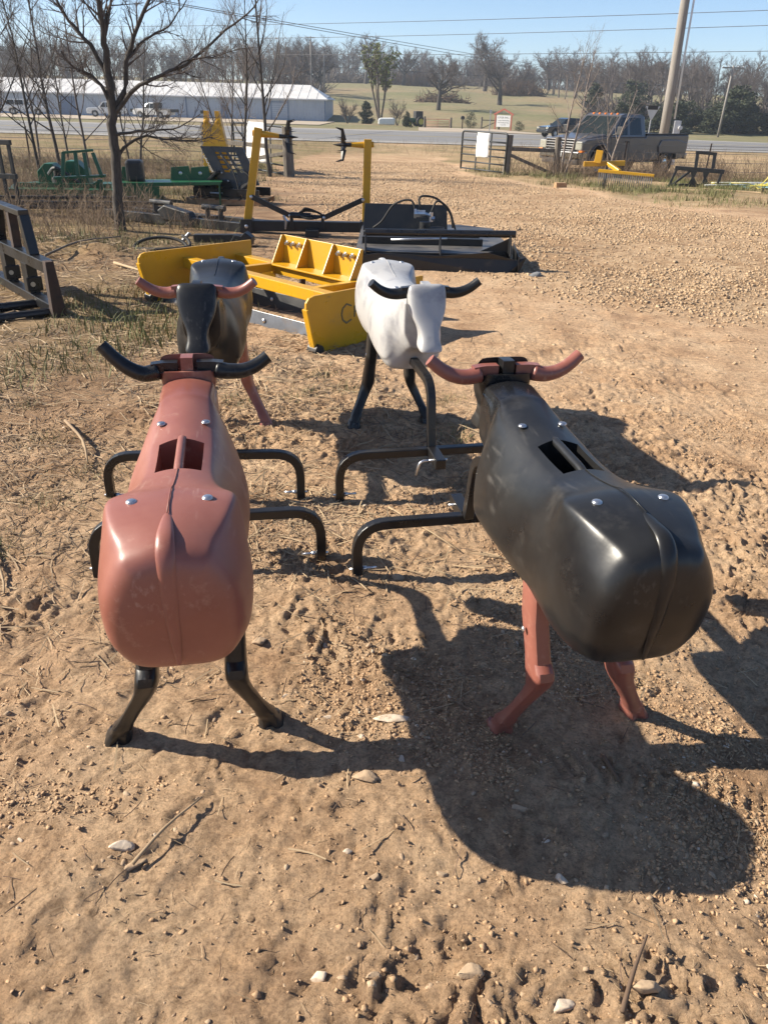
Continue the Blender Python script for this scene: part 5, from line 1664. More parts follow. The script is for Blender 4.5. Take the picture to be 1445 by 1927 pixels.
def norm3(d):
    l = math.sqrt(d[0] * d[0] + d[1] * d[1] + d[2] * d[2]) or 1e-9
    return (d[0] / l, d[1] / l, d[2] / l)
def rnd_dir(rng, d, ang):
    d = norm3(d)
    a = (rng.gauss(0, 1), rng.gauss(0, 1), rng.gauss(0, 1))
    k = a[0] * d[0] + a[1] * d[1] + a[2] * d[2]
    a = norm3((a[0] - d[0] * k, a[1] - d[1] * k, a[2] - d[2] * k))
    c, s = math.cos(ang), math.sin(ang)
    return (d[0] * c + a[0] * s, d[1] * c + a[1] * s, d[2] * c + a[2] * s)

def grow(rng, sets, p, d, L_, r, level, cfg):
    segs = cfg['segs'][level]; wob = cfg['wob'][level]; up = cfg['up'][level]
    P = [tuple(p)]
    d = norm3(d)
    st = L_ / segs
    for k in range(segs):
        d = norm3((d[0] + rng.gauss(0, wob), d[1] + rng.gauss(0, wob), d[2] + rng.gauss(0, wob) + up))
        q = P[-1]
        P.append((q[0] + d[0] * st, q[1] + d[1] * st, q[2] + d[2] * st))
    tp = 1 - cfg['tip'][level]
    R = [r * (1 - k / segs * tp) for k in range(segs + 1)]
    sets[min(level, len(sets) - 1)].add(P, R, cfg['sides'][level])
    branch(rng, sets, P, R, L_, level, cfg)

def branch(rng, sets, P, R, L_, level, cfg):
    if level + 1 >= len(cfg['segs']): return
    n = max(1, int(round(cfg['kids'][level] * rng.uniform(.75, 1.25))))
    lo = cfg['from'][level]
    for k in range(n):
        f = lo + (1 - lo) * (k + rng.uniform(0, 1)) / n
        x = min(f, .999) * (len(P) - 1)
        i = int(x); q = x - i
        a, b = P[i], P[i + 1]
        pos = tuple(a[c] * (1 - q) + b[c] * q for c in range(3))
        rr = R[i] * (1 - q) + R[i + 1] * q
        c = rnd_dir(rng, (b[0] - a[0], b[1] - a[1], b[2] - a[2]), rng.uniform(*cfg['ang'][level]))
        ln = L_ * cfg['ratio'][level] * rng.uniform(.6, 1.2) * (1.1 - .55 * f)
        grow(rng, sets, pos, c, ln, min(rr * .75, max(cfg['rmin'][level + 1], rr * cfg['rr'][level + 1])), level + 1, cfg)

SAP = dict(segs=[7, 5, 4, 3], wob=[.05, .10, .14, .16], up=[.03, .07, .06, .03], tip=[.2, .25, .3, .4], sides=[7, 5, 4, 3], kids=[18, 8, 7, 0], **{'from': [.20, .2, .12, 0]},
           ang=[(.5, .95), (.4, .9), (.4, 1.0), (0, 0)], ratio=[.42, .45, .5, 0], rr=[1, .5, .45, .45], rmin=[.01, .007, .0042, .003])
OAK = dict(segs=[5, 6, 4, 3, 2], wob=[.05, .15, .20, .22, .22], up=[.02, .055, .03, .02, .0], tip=[.5, .28, .3, .35, .5], sides=[7, 5, 4, 3, 3], kids=[11, 11, 9, 6, 0], **{'from': [.45, .22, .2, .15, 0]},
           ang=[(.45, 1.15), (.4, .95), (.4, 1.0), (.4, 1.1), (0, 0)], ratio=[1.30, .50, .48, .50, 0], rr=[1, .50, .5, .5, .5], rmin=[.1, .07, .045, .032, .026])

def bare_tree(name, label, cat, loc, h, r, seed, cfg, group=None, m_trunk=None, m_twig=None, stems=1, lean=(0, 0), spread=.12, split=2, trunk_frac=1.0):
    rng = random.Random(seed)
    t = thing(name, label, cat, loc, 0, group)
    A, Bs = TubeSet(), TubeSet()
    sets = [A] * split + [Bs] * (len(cfg['segs']) - split)
    for k in range(stems):
        a = 2 * math.pi * k / stems + rng.uniform(0, 1)
        d = np.array([lean[0] + (spread * math.cos(a) if stems > 1 else 0), lean[1] + (spread * math.sin(a) if stems > 1 else 0), 1.0])
        grow(rng, sets, (0.06 * math.cos(a) * (stems > 1), .06 * math.sin(a) * (stems > 1), -.05), d, h * rng.uniform(.85, 1.0) * trunk_frac, r * (rng.uniform(.7, 1.0) if stems > 1 else 1), 0, cfg)
    link_mesh('trunk', A.mesh('trunk'), m_trunk or M_BARK, t)
    link_mesh('crown', Bs.mesh('crown'), m_twig or M_TWIG, t)
    return t

# the big bare tree on the left, limbs laid out as they stand
LIMBS = {'trunk': [(0.01, 0.0, -0.05), (0.03, 0.0, 0.38), (0.06, 0.0, 0.75), (0.08, 0.0, 1.11), (0.1, 0.0, 1.49), (0.13, 0.0, 1.86), (0.13, 0.0, 2.12)],
'A': [(0.13, 0.0, 2.12), (0.15, -0.07, 2.41), (0.17, -0.15, 2.65), (0.2, -0.22, 2.92), (0.2, -0.29, 3.31), (0.25, -0.37, 3.69)],
'A2': [(0.15, -.1, 2.54), (0.22, -.06, 2.79), (0.32, 0.0, 3.03), (0.41, 0.06, 3.36)],
'B': [(0.11, 0.0, 2.10), (-0.01, -0.04, 2.41), (-0.12, -0.07, 2.56), (-0.28, -0.11, 2.74), (-0.4, -0.15, 3.0), (-0.49, -0.18, 3.37)],
'C': [(0.11, 0.0, 1.64), (0.32, 0.02, 1.92), (0.39, 0.05, 2.26), (0.52, 0.07, 2.57), (0.7, 0.1, 2.9), (0.87, 0.12, 3.26), (0.96, 0.15, 3.73)],
'C2': [(0.43, 0.06, 2.36), (0.66, 0.09, 2.55), (0.92, 0.12, 2.68), (1.15, 0.15, 2.88), (1.33, 0.18, 3.13)],
'D': [(0.12, 0.0, 1.60), (0.41, -0.08, 1.87), (0.59, -0.15, 2.0), (0.96, -0.23, 2.14), (1.3, -0.3, 2.26), (1.66, -0.38, 2.5), (2.01, -0.46, 2.73), (2.27, -0.53, 2.9), (2.47, -0.61, 3.13)],
'D2': [(1.07, -.25, 2.17), (1.36, -0.33, 2.32), (1.7, -0.5, 2.34), (2.1, -0.68, 2.45)],
'E': [(0.08, 0.0, 1.02), (0.27, 0.09, 1.24), (0.51, 0.19, 1.35), (0.87, 0.28, 1.31), (1.2, 0.38, 1.3), (1.42, 0.47, 1.35)],
'F': [(0.10, 0.0, 1.36), (0.49, -0.08, 1.42), (0.81, -0.17, 1.44), (1.12, -0.25, 1.5), (1.45, -0.34, 1.66)],
'G': [(0.11, 0.0, 1.74), (0.03, -0.09, 1.99), (-0.1, -0.19, 2.13), (-0.24, -0.28, 2.18), (-0.35, -0.37, 2.38)],
'H': [(0.11, 0.0, 1.92), (-0.18, 0.23, 2.06), (-0.44, 0.46, 2.16), (-0.57, 0.69, 2.33)]}
LR = {'trunk': (.078, .060), 'A': (.050, .018), 'A2': (.028, .010), 'B': (.034, .010), 'C': (.043, .014), 'C2': (.020, .006), 'D': (.033, .006), 'D2': (.012, .005), 'E': (.024, .007), 'F': (.022, .006), 'G': (.026, .008), 'H': (.018, .006)}
def big_tree():
    t = thing('bare_tree', 'dark bare tree with spreading limbs standing left of the yellow leveller', 'tree', (-4.14, 12.34, hz1(-4.14, 12.34)), 0)
    A, Bs = TubeSet(), TubeSet()
    rng = random.Random(4); nrg = np.random.RandomState(4)
    cfg = dict(SAP); cfg['kids'] = [5, 7, 6, 0]; cfg['ratio'] = [.42, .45, .5, 0]; cfg['from'] = [.25, .2, .15, 0]; cfg['up'] = [0, .05, .04, .02]
    for k, pts in LIMBS.items():
        P = np.array([tuple(v) for v in smooth_path(pts, 3)])
        P[1:] += nrg.normal(size=(len(P) - 1, 3)) * .008
        R = np.linspace(*LR[k], len(P))
        if k == 'trunk':
            R[0] *= 1.45; R[1] *= 1.12
        A.add(P, R, 12 if k == 'trunk' else 8)
        if k != 'trunk':
            cfg['kids'][0] = 15 if len(pts) > 5 else 10
            branch(rng, [A, Bs, Bs, Bs], P, R, 1.5, 0, cfg)
        else:
            cfg['kids'][0] = 5
            branch(rng, [A, Bs, Bs, Bs], P[5:], R[5:] * .3, 1.0, 0, cfg)
    link_mesh('trunk', A.mesh('trunk'), M_BARK, t)
    link_mesh('crown', Bs.mesh('crown'), M_TWIG, t)
big_tree()

GS = 'young bare trees along the left fence'
def sapling(x, y, h, r, seed, label, **kw):
    return bare_tree('sapling', label, 'tree', (x, y, hz1(x, y)), h, r * .74, seed, SAP, GS, **kw)
sapling(-3.95, 27.0, 6.6, .085, 21, 'slim pale tree with many upright stems beside the left gate', m_twig=M_TWIGPALE, lean=(-.06, 0))
sapling(-4.84, 27.2, 5.6, .075, 22, 'slim crooked tree left of the gate, in front of the white sheet', m_twig=M_TWIGPALE, lean=(-.10, 0))
sapling(-9.9, 25.0, 5.8, .075, 23, 'slim straight sapling in front of the middle white pickup', lean=(-.06, 0))
sapling(-7.3, 24.2, 4.2, .05, 24, 'thin sapling seen just right of the big bare trunk', lean=(-.02, 0))
sapling(-6.3, 13.2, 4.6, .06, 25, 'bare young tree at the very left edge, in front of the fork carriage', lean=(-.12, 0))
sapling(-12.6, 25.5, 5.2, .07, 26, 'bare young tree in front of the leftmost white vehicle', lean=(.04, 0))
sapling(-8.2, 19.5, 4.6, .055, 27, 'bare sapling rising behind the green mower deck', lean=(-.1, 0))
for k, (x, y, h, r) in enumerate(((-11.0, 22.5, 4.6, .05), (-14.5, 27, 5.6, .06), (-10.8, 28, 5.2, .05), (-8.6, 27.5, 4.2, .045), (-16.5, 30, 6.2, .06), (-13.5, 21.5, 4.8, .05))):
    sapling(x, y, h, r, 40 + k, ['thin bare sapling between the green mower deck and the road', 'thin bare sapling left of the leftmost white vehicle', 'thin bare sapling in front of the shed door left of the big tree', 'thin bare sapling close behind the big tree trunk', 'thin tall sapling at the far left edge of the fence line', 'thin bare sapling near the left edge above the fork carriage'][k], lean=(random.uniform(-.1, .1), 0))
for k, (x, y, h, r, lab) in enumerate(((-7.6, 21.0, 5.0, .05, 'pale wispy sapling between the green frame and the big tree'), (-9.0, 16.5, 4.4, .045, 'pale wispy sapling at the left edge behind the fork carriage'), (-13.0, 31, 6.0, .06, 'pale tall sapling before the left half of the shed'), (-6.0, 30.8, 5.4, .05, 'pale wispy sapling behind the tree puller'), (-11.6, 19.8, 5.0, .05, 'pale forked sapling at the far left edge'))):
    sapling(x, y, h, r, 70 + k, lab, m_twig=M_TWIGPALE, m_trunk=M_TWIG, stems=2 if k % 2 else 1, spread=.15)
GR = 'small bare trees by the pickup'
bare_tree('sapling', 'pale leafless small tree in front of the pickup headlight', 'tree', (6.25, 31.0, hz1(6.2, 31.0)), 4.6, .05, 61, dict(SAP, kids=[12, 6, 5, 0]), GR, m_trunk=M_TWIGPALE, m_twig=M_TWIGPALE, stems=2, lean=(.16, 0), spread=.14)
bare_tree('sapling', 'pale leafless small tree in front of the pickup doors', 'tree', (8.05, 31.6, hz1(8.05, 31.6)), 3.5, .045, 62, dict(SAP, kids=[10, 5, 4, 0]), GR, m_trunk=M_TWIGPALE, m_twig=M_TWIGPALE, stems=2, lean=(.05, 0), spread=.2)

# far trees: a few built kinds, copied
def proto_oak(seed, h, r, frac, twig):
    rng = random.Random(seed)
    A, Bs = TubeSet(), TubeSet()
    grow(rng, [A, A, Bs, Bs, Bs], (0, 0, -.3), (rng.uniform(-.05, .05), 0, 1), h * frac, r, 0, OAK)
    return A.mesh('trunk'), Bs.mesh('crown')
OAKS = [proto_oak(101, 11.0, .34, .38, 0), proto_oak(102, 11, .32, .42, 0), proto_oak(103, 11, .34, .36, 0)]
for _t, _c in OAKS:      # bring every kind to 11 m
    zz = np.empty(len(_c.vertices) * 3); _c.vertices.foreach_get('co', zz); k_ = 11.0 / zz.reshape(-1, 3)[:, 2].max()
    for _m in (_t, _c): _m.transform(Matrix.Scale(k_, 4))
def far_tree(label, x, y, h, kind, rz, group='bare oaks on the hillside', wide=1.2):
    tm, cm = OAKS[kind]
    t = thing('oak_tree', label, 'tree', (x, y, gh1(x, y)), rz, group)
    s = h / 11.0
    t.scale = (s * wide, s * wide, s)
    link_mesh('trunk', tm, M_BARK, t); link_mesh('crown', cm, M_FARTWIG, t)
far_tree('round crowned bare oak standing at the right end of the shed roof', -17.8, 208.8, 12.0, 0, 0.3)
far_tree('tallest bare oak on the ridge right of centre', 26.4, 259, 15.6, 1, 1.2)
far_tree('bare oak just below the tallest ridge oak, to its right', 24.1, 201, 10.6, 2, 2.0)
far_tree('bare oak standing in front of the brush pile on the hillside', 8.5, 169.3, 10.2, 0, 3.7, wide=1.1)
far_tree('bare oak on the ridge behind the budding tree', 2.5, 292, 12.5, 2, 4.1)
far_tree('small bare oak on the ridge between brush pile and tallest oak', 18.0, 285, 8.5, 1, 5.0)
far_tree('bare oak on the ridge above the far end of the black car', 50, 287, 12, 0, 1.9)
far_tree('leaning bare oak on the ridge behind the pickup sapling', 58, 283, 11.5, 2, .6)
far_tree('short bare oak to the right of the ridge oaks', 36.5, 250, 8.0, 0, 2.7)
far_tree('bare oak on the ridge left of the budding tree', -9.8, 290, 15, 1, 3.0)
# budding multi-stem tree
def budding():
    t = bare_tree('budding_tree', 'tall many-stemmed tree with pale green buds beyond the road', 'tree', (-1.95, 118, hz1(-1.9, 118)), 8.6, .16, 77,
                  dict(OAK, kids=[10, 5, 5, 4, 0], ratio=[.38, .5, .5, .5, 0], ang=[(.25, .55), (.3, .7), (.4, .9), (.4, 1), (0, 0)]), None, m_trunk=M_TWIG, m_twig=M_FARTWIG, stems=5, spread=.20)
    cr = [c for c in t.children if c.name.startswith('crown')][0]
    n = len(cr.data.vertices)
    co = np.empty(n * 3); cr.data.vertices.foreach_get('co', co); co = co.reshape(-1, 3)
    rng = np.random.RandomState(5)
    P = co[rng.choice(n, 2600)] + rng.normal(size=(2600, 3)) * .05
    P = P[P[:, 2] > 2.5]
    V, Fq = leaf_quads(P, .10, rng)
    link_mesh('buds', np_mesh('buds', V, Fq), M_BUD, t)
def leaf_quads(P, size, rng, flat=0.0):
    n = len(P)
    a = rng.normal(size=(n, 3)); a /= np.linalg.norm(a, axis=1, keepdims=True)
    b = rng.normal(size=(n, 3)); b -= a * (a * b).sum(1, keepdims=True); b /= np.linalg.norm(b, axis=1, keepdims=True)
    s = size * rng.uniform(.6, 1.3, size=(n, 1))
    V = np.stack([P - a * s - b * s * .5, P + a * s - b * s * .5, P + a * s + b * s * .5, P - a * s + b * s * .5], 1).reshape(-1, 3)
    return V, np.arange(n * 4).reshape(-1, 4)
budding()

# cedars: cones of many small sprays
def proto_cedar(seed, n, h=6.0, w=1.5, round_=False):
    """lumpy evergreen: sprays packed round many overlapping boughs"""
    rng = np.random.RandomState(seed)
    nl = 46
    f = rng.uniform(0, 1, nl)
    prof = np.sqrt(np.clip(1 - (2 * f - .9) ** 2 / 1.25, .03, 1)) if round_ else (1 - f) ** .62 * (.75 + .3 * np.sin(f * 17 + seed)) + .10
    an = rng.uniform(0, 2 * np.pi, nl)
    rr = w * prof * rng.uniform(.35, .95, nl)
    C = np.stack([rr * np.cos(an), rr * np.sin(an), .35 + (h - .7) * f], -1)
    sz = w * (.22 + .30 * prof) * rng.uniform(.6, 1.2, nl)
    which = rng.choice(nl, n, p=sz ** 2 / (sz ** 2).sum())
    d = rng.normal(size=(n, 3)); d /= np.linalg.norm(d, axis=1, keepdims=True)
    P = C[which] + d * (sz[which] * rng.uniform(.45, 1.0, n))[:, None] * np.array([1, 1, .8])
    P[:, 2] = np.abs(P[:, 2])
    V, Fq = leaf_quads(P, .12, rng)
    T = TubeSet(); T.add([(0, 0, -.2), (0, 0, h * .5), (0, 0, h * .9)], [.14, .09, .02], 6)
    return T.mesh('trunk'), np_mesh('crown', V, Fq)
CEDARS = [proto_cedar(1, 4200, 6, 1.8), proto_cedar(2, 4200, 6, 2.2), proto_cedar(3, 4200, 6, 2.0, True)]
RSHRUB = proto_cedar(5, 1500, 6, 2.4, True)
def cedar(label, x, y, h, k, group, wide=1.0, shape=None, cat='tree', name='cedar_tree'):
    tm, cm = shape or CEDARS[k % 3]
    t = thing(name, label, cat, (x, y, gh1(x, y)), k * 1.7, group)
    s = h / 6.0
    t.scale = (s * wide, s * wide, s)
    link_mesh('trunk', tm, M_BARK, t); link_mesh('crown', cm, M_CEDAR, t)
cedar('small dark cedar beside the budding tree', -4.0, 124, 3.0, 0, None, 1.3)
cedar('tiny cedar by the pale tank and tractor', 1.55, 106, 1.9, 1, None, 1.0)
cedar('round clipped evergreen shrub right of the far red gate', 9.9, 112, 1.9, 2, None, 1.0, RSHRUB, 'shrub', 'evergreen_shrub')
cedar('low dark evergreen bush right of the red roofed sign', 14.6, 101, 1.15, 3, None, 1.3, RSHRUB, 'shrub', 'evergreen_shrub')
cedar('dark cedar on the slope behind the pickup cab', 36, 158, 6.0, 0, None, 1.3)
cedar('dark cedar at the edge of the wood above the triangular sign', 43, 160, 6.5, 2, None, 1.4)
for k in range(28):
    x = 34.0 + k * 1.5 + RS.uniform(-.8, .8)
    y = 131 + RS.uniform(-2, 10) - max(0, (x - 55)) * .9
    h = RS.uniform(3.2, 5.2) + (2.2 if 50 < x < 55 else 0) + (1.6 if x > 63 else 0)
    cedar('dark cedar in the dense row at the field edge on the right', x, y, h, k, 'row of dark cedars at the field edge', RS.uniform(1.2, 1.7))
bare_tree('bare_tree', 'pale leaning bare tree in front of the cedars at the right edge', 'tree', (52.5, 118, hz1(52, 118)), 6.0, .14, 88, dict(SAP, rmin=[.05, .035, .025, .02]), None, m_trunk=M_TWIGPALE, m_twig=M_TWIGPALE, lean=(.1, 0))
bare_tree('shrub', 'bare twiggy shrub left of the small dark cedar beyond the road', 'shrub', (-6.7, 124, hz1(-6.7, 124)), 3.2, .06, 90, dict(SAP, rmin=[.03, .025, .02, .018]), 'bare shrubs beyond the road', stems=6, spread=.5, m_twig=M_FARTWIG)
bare_tree('shrub', 'bare twiggy shrub right of the budding tree beyond the road', 'shrub', (.4, 117, hz1(.4, 117)), 3.2, .06, 91, dict(SAP, rmin=[.03, .025, .02, .018]), 'bare shrubs beyond the road', stems=4, spread=.35, m_twig=M_FARTWIG)

# woodland masses: thickly packed bare trees with brush below
def wood_tree(seed, h):
    rng = random.Random(seed)
    cfg = dict(OAK, segs=[5, 4, 3, 2, 2], kids=[12, 9, 7, 4, 0], sides=[5, 3, 3, 3, 3], wob=[.06, .13, .18, .2, .2], up=[.02, .09, .05, .02, 0], ratio=[.52, .52, .5, .5, 0], ang=[(.35, .85), (.4, .9), (.4, 1.0), (.4, 1.0), (0, 0)], rmin=[.1, .055, .038, .028, .022])
    cfg['from'] = [.25, .2, .1, .1, 0]; cfg['tip'] = [.3, .3, .4, .6, .6]; cfg['rr'] = [1, .5, .5, .5, .5]
    S = TubeSet()
    grow(rng, [S, S, S, S, S], (0, 0, -.4), (rng.uniform(-.08, .08), 0, 1), h * .82, .17, 0, cfg)
    return S.mesh('tree')
def lowpoly_bush(seed):
    rng = np.random.RandomState(seed)
    S = TubeSet()
    for k in range(90):
        a = rng.uniform(0, 2 * np.pi); rr = rng.uniform(0, 1.1)
        p = np.array([rr * math.cos(a), rr * math.sin(a), 0])
        d = np.array([math.cos(a) * .5, math.sin(a) * .5, 1.0]) + rng.normal(size=3) * .35
        d *= rng.uniform(1.2, 3.2) / np.linalg.norm(d)
        S.add([p, p + d * .5 + rng.normal(size=3) * .1, p + d], [.05, .04, .025], 3)
    return S.arrays()
WT = [wood_tree(200 + k, 11.5) for k in range(5)]
WB = [lowpoly_bush(300 + k) for k in range(3)]
def wood(name, label, spots, m):
    V, Fq, n = [], [], 0
    trees = []
    for (x, y, h, kind, wide) in spots:
        a = RS.uniform(0, 6.28)
        if kind == 't':
            trees.append((x, y, h / 11.5, wide, a, RS.randint(0, 5)))
            continue
        bv, bf = WB[RS.randint(0, 3)]
        s = h / 3.0
        ca, sa = math.cos(a), math.sin(a)
        W_ = np.stack([(bv[:, 0] * ca - bv[:, 1] * sa) * s * wide + x, (bv[:, 0] * sa + bv[:, 1] * ca) * s * wide + y, bv[:, 2] * s + gh1(x, y)], -1)
        V.append(W_); Fq.append(bf + n); n += len(bv)
    o = link_mesh(name, np_mesh(name, np.concatenate(V), np.concatenate(Fq), smooth=True), m)
    for (x, y, s, wide, a, k) in trees:
        c = link_mesh('tree', WT[k], m, o)
        c.location = (x, y, gh1(x, y)); c.rotation_euler = (0, 0, a); c.scale = (s * wide, s * wide, s)
    return tag(o, label, 'woodland', None, 'stuff')
spots = []
for k in range(200):       # behind the shed
    x = RS.uniform(-150, -22); y = 165 + RS.uniform(0, 60) + max(0, (x + 60) * .6)
    spots.append((x, y, RS.uniform(8, 11.5) + (y - 165) * .02, 't', RS.uniform(1.0, 1.4)))
for k in range(70):
    x = RS.uniform(-150, -20); y = 160 + RS.uniform(0, 50) + max(0, (x + 60) * .6)
    spots.append((x, y, RS.uniform(2.0, 4.5), 'b', 1.6))
wood('woodland', 'grey leafless wood behind the long shed', spots, M_FARTWIG)
spots = []
for k in range(230):        # along the ridge
    x = RS.uniform(-60, 110); y = RS.uniform(312, 350)
    spots.append((x, y, RS.uniform(7, 12) + (3 if x < -5 else 0), 't', 1.4))
for k in range(60):
    x = RS.uniform(-32, 95); y = RS.uniform(298, 330)
    spots.append((x, y, RS.uniform(2.5, 6.5), 'b', 1.8))
wood('ridge_woodland', 'thin leafless trees and brush along the ridge line', spots, M_FARTWIG)
spots = []
for k in range(190):       # right-hand wood above the cedars
    x = RS.uniform(44, 135); y = RS.uniform(150, 215) + max(0, 62 - x) * 3.0
    spots.append((x, y, RS.uniform(8.5, 12), 't', RS.uniform(1.1, 1.5)))
for k in range(60):
    x = RS.uniform(36, 110); y = RS.uniform(138, 170)
    spots.append((x, y, RS.uniform(3, 5), 'b', 1.6))
wood('woodland', 'grey leafless wood rising above the dark cedars on the right', spots, M_FARTWIG)

def brush_pile():
    t = thing('brush_pile', 'dark heap of felled branches on the hillside pasture', 'brush pile', (10.6, 197, gh1(10.6, 197)), 0)
    t.scale = (.68, .7, .8)
    rng = np.random.RandomState(9)
    S = TubeSet()
    for k in range(420):
        x = rng.normal() * 4.6; x = max(-8.5, min(8.5, x))
        y = rng.normal() * 1.6
        z = abs(rng.normal()) * 1.3 * math.exp(-(x / 6.5) ** 2)
        d = rng.normal(size=3) * np.array([1, .6, .45]); d *= rng.uniform(1, 3.2) / np.linalg.norm(d)
        S.add([(x, y, z), np.array([x, y, z]) + d * .5 + rng.normal(size=3) * .2, np.array([x, y, z]) + d], [.12, .09, .05], 3)
    link_mesh('branches', S.mesh('branches'), M_STRAWDARK, t)
brush_pile()
def dark_hedge():
    rng = np.random.RandomState(19)
    for (x, y, w, h, lab) in ((33.5, 238, 7.5, 4.2, 'dark rounded thicket on the slope right of the ridge oaks'), (-25.5, 205, 8, 5.0, 'dark thicket at the right end of the wood behind the shed'), (7.0, 296, 9, 5.5, 'dark thicket on the ridge right of the budding tree')):
        t = thing('thicket', lab, 'thicket', (x, y, gh1(x, y)), 0, 'dark thickets on the hill')
        S = TubeSet()
        for k in range(420):
            a = rng.uniform(0, 6.28); rr = math.sqrt(rng.uniform(0, 1))
            p = np.array([rr * math.cos(a) * w, rr * math.sin(a) * w * .5, 0])
            hh = h * (1.05 - rr * rr * .75) * rng.uniform(.6, 1.1)
            d = np.array([rng.normal() * .8, rng.normal() * .8, hh])
            S.add([p, p + d * .5 + rng.normal(size=3) * .4, p + d], [.10, .08, .05], 3)
        link_mesh('stems', S.mesh('stems'), M_STRAWDARK, t)
dark_hedge()
# ------------------------------------------------------------------ loose ground cover
def scatter(name, templates, P, scl, rot, tilt, m, label, cat, smooth=False, squash=None):
    """templates: list of (V,F); P (n,3); scl (n,); rot (n,) about z; tilt (n,2)"""
    Vs, Fs, n0 = [], [], 0
    n = len(P)
    which = RS.randint(0, len(templates), n)
    for ti, (bv, bf) in enumerate(templates):
        sel = np.where(which == ti)[0]
        if not len(sel): continue
        k = len(sel)
        cz, sz = np.cos(rot[sel]), np.sin(rot[sel])
        V = np.repeat(bv[None], k, 0) * scl[sel][:, None, None]
        if squash is not None: V[..., 2] *= squash[sel][:, None]
        # tilt about x then y
        for ax in (0, 1):
            c, s = np.cos(tilt[sel, ax])[:, None], np.sin(tilt[sel, ax])[:, None]
            a, b = (1, 2) if ax == 0 else (2, 0)
            va = V[..., a] * c - V[..., b] * s; vb = V[..., a] * s + V[..., b] * c
            V[..., a], V[..., b] = va, vb
        x = V[..., 0] * cz[:, None] - V[..., 1] * sz[:, None]; y = V[..., 0] * sz[:, None] + V[..., 1] * cz[:, None]
        V[..., 0], V[..., 1] = x, y
        V += P[sel][:, None, :]
        nv = bv.shape[0]
        Fq = bf[None] + (np.arange(k) * nv)[:, None, None] + n0
        Vs.append(V.reshape(-1, 3)); Fs.append(Fq.reshape(-1, bf.shape[1])); n0 += k * nv
    o = link_mesh(name, np_mesh(name, np.concatenate(Vs), np.concatenate(Fs), smooth), m)
    return tag(o, label, cat, None, 'stuff')

def ico(sub):
    bm = bmesh.new(); bmesh.ops.create_icosphere(bm, subdivisions=sub, radius=1.0)
    bm.verts.ensure_lookup_table()
    V = np.array([v.co[:] for v in bm.verts]); Fq = np.array([[v.index for v in f.verts] for f in bm.faces])
    bm.free()
    return V, Fq
def rock_template(sub, seed, flat=.6, cuts=7):
    rng = np.random.RandomState(seed)
    V, Fq = ico(sub)
    V = V * (1 + rng.uniform(-.18, .18, size=(len(V), 1)))
    for k in range(cuts):            # planar chips give angular faces
        nrm = rng.normal(size=3); nrm /= np.linalg.norm(nrm)
        d = rng.uniform(.35, .75)
        over = V @ nrm - d
        V = V - np.clip(over, 0, None)[:, None] * nrm[None] * .95
    V *= np.array([rng.uniform(.95, 1.5), rng.uniform(.65, 1.05), flat])
    return V, Fq
R20 = [rock_template(1, k, .62, 7) for k in range(6)]
R80 = [rock_template(2, 50 + k, .62, 8) for k in range(6)]
OCT = []
for k in range(6):
    rng_ = np.random.RandomState(90 + k)
    v = np.array([(1.25, 0, 0), (-1, 0, 0), (0, 1, 0), (0, -1, 0), (0, 0, .7), (0, 0, -.7)], float) * rng_.uniform(.55, 1.3, size=(6, 1)) + rng_.normal(size=(6, 3)) * .2
    OCT.append((v, np.array([(0, 2, 4), (2, 1, 4), (1, 3, 4), (3, 0, 4), (2, 0, 5), (1, 2, 5), (3, 1, 5), (0, 3, 5)])))

def pts_in(n, x0, x1, y0, y1, fn=None, bias=None):
    out = []
    got = 0
    while got < n:
        y = RS.uniform(0, 1, n * 2)
        y = y0 * (y1 / y0) ** y if bias == 'log' else y0 + (y1 - y0) * y
        x = RS.uniform(x0, x1, n * 2)
        if callable(fn):
            keep = RS.uniform(0, 1, n * 2) < fn(x, y)
            x, y = x[keep], y[keep]
        out.append(np.stack([x, y], -1)); got += len(x)
    return np.concatenate(out)[:n]
def on_ground(XY, off=0.0):
    return np.concatenate([XY, (gh(XY[:, 0], XY[:, 1]) + off)[:, None]], 1)

infan = lambda x, y: (np.abs(x) < .62 * y + .55).astype(float)
# crumbs and chips on the foreground dirt, in drifts
def drift(x, y):
    d = sstep(-.05, .65, fbm(x, y, 1.6, 3, 33)) * .93 + .07
    right = .45 + .75 * sstep(-.4, .5, x)
    return d * right * infan(x, y)
def rnd_tilt(n, a): return RS.normal(size=(n, 2)) * a
n = 46000
XY = pts_in(n, -2.4, 3.0, .72, 4.6, drift, 'log')
s = .0018 + .0065 * RS.uniform(0, 1, n) ** 3.2
scatter('soil_crumbs', OCT, on_ground(XY, .001), s, RS.uniform(0, 6.28, n), rnd_tilt(n, .4), M_CLOD, 'fine crumbs of dry soil over the foreground dirt', 'soil')
n = 5000
XY = pts_in(n, -2.6, 3.4, .75, 5.5, drift, 'log')
s = .0045 + .0095 * RS.uniform(0, 1, n) ** 2.5
scatter('pebbles', R20, on_ground(XY, .0) - np.array([0, 0, 1]) * (s * .15)[:, None], s, RS.uniform(0, 6.28, n), rnd_tilt(n, .3), M_ROCK, 'small tan stone chips over the foreground dirt', 'pebbles')
n = 420
XY = pts_in(n, -2.2, 3.2, .8, 6.0, drift, 'log')
s = .005 + .010 * RS.uniform(0, 1, n) ** 2.5
scatter('pebbles', R80, on_ground(XY, .0) - np.array([0, 0, 1]) * (s * .15)[:, None], s, RS.uniform(0, 6.28, n), rnd_tilt(n, .25), M_ROCKPALE, 'larger pale stone chips over the foreground dirt', 'pebbles')
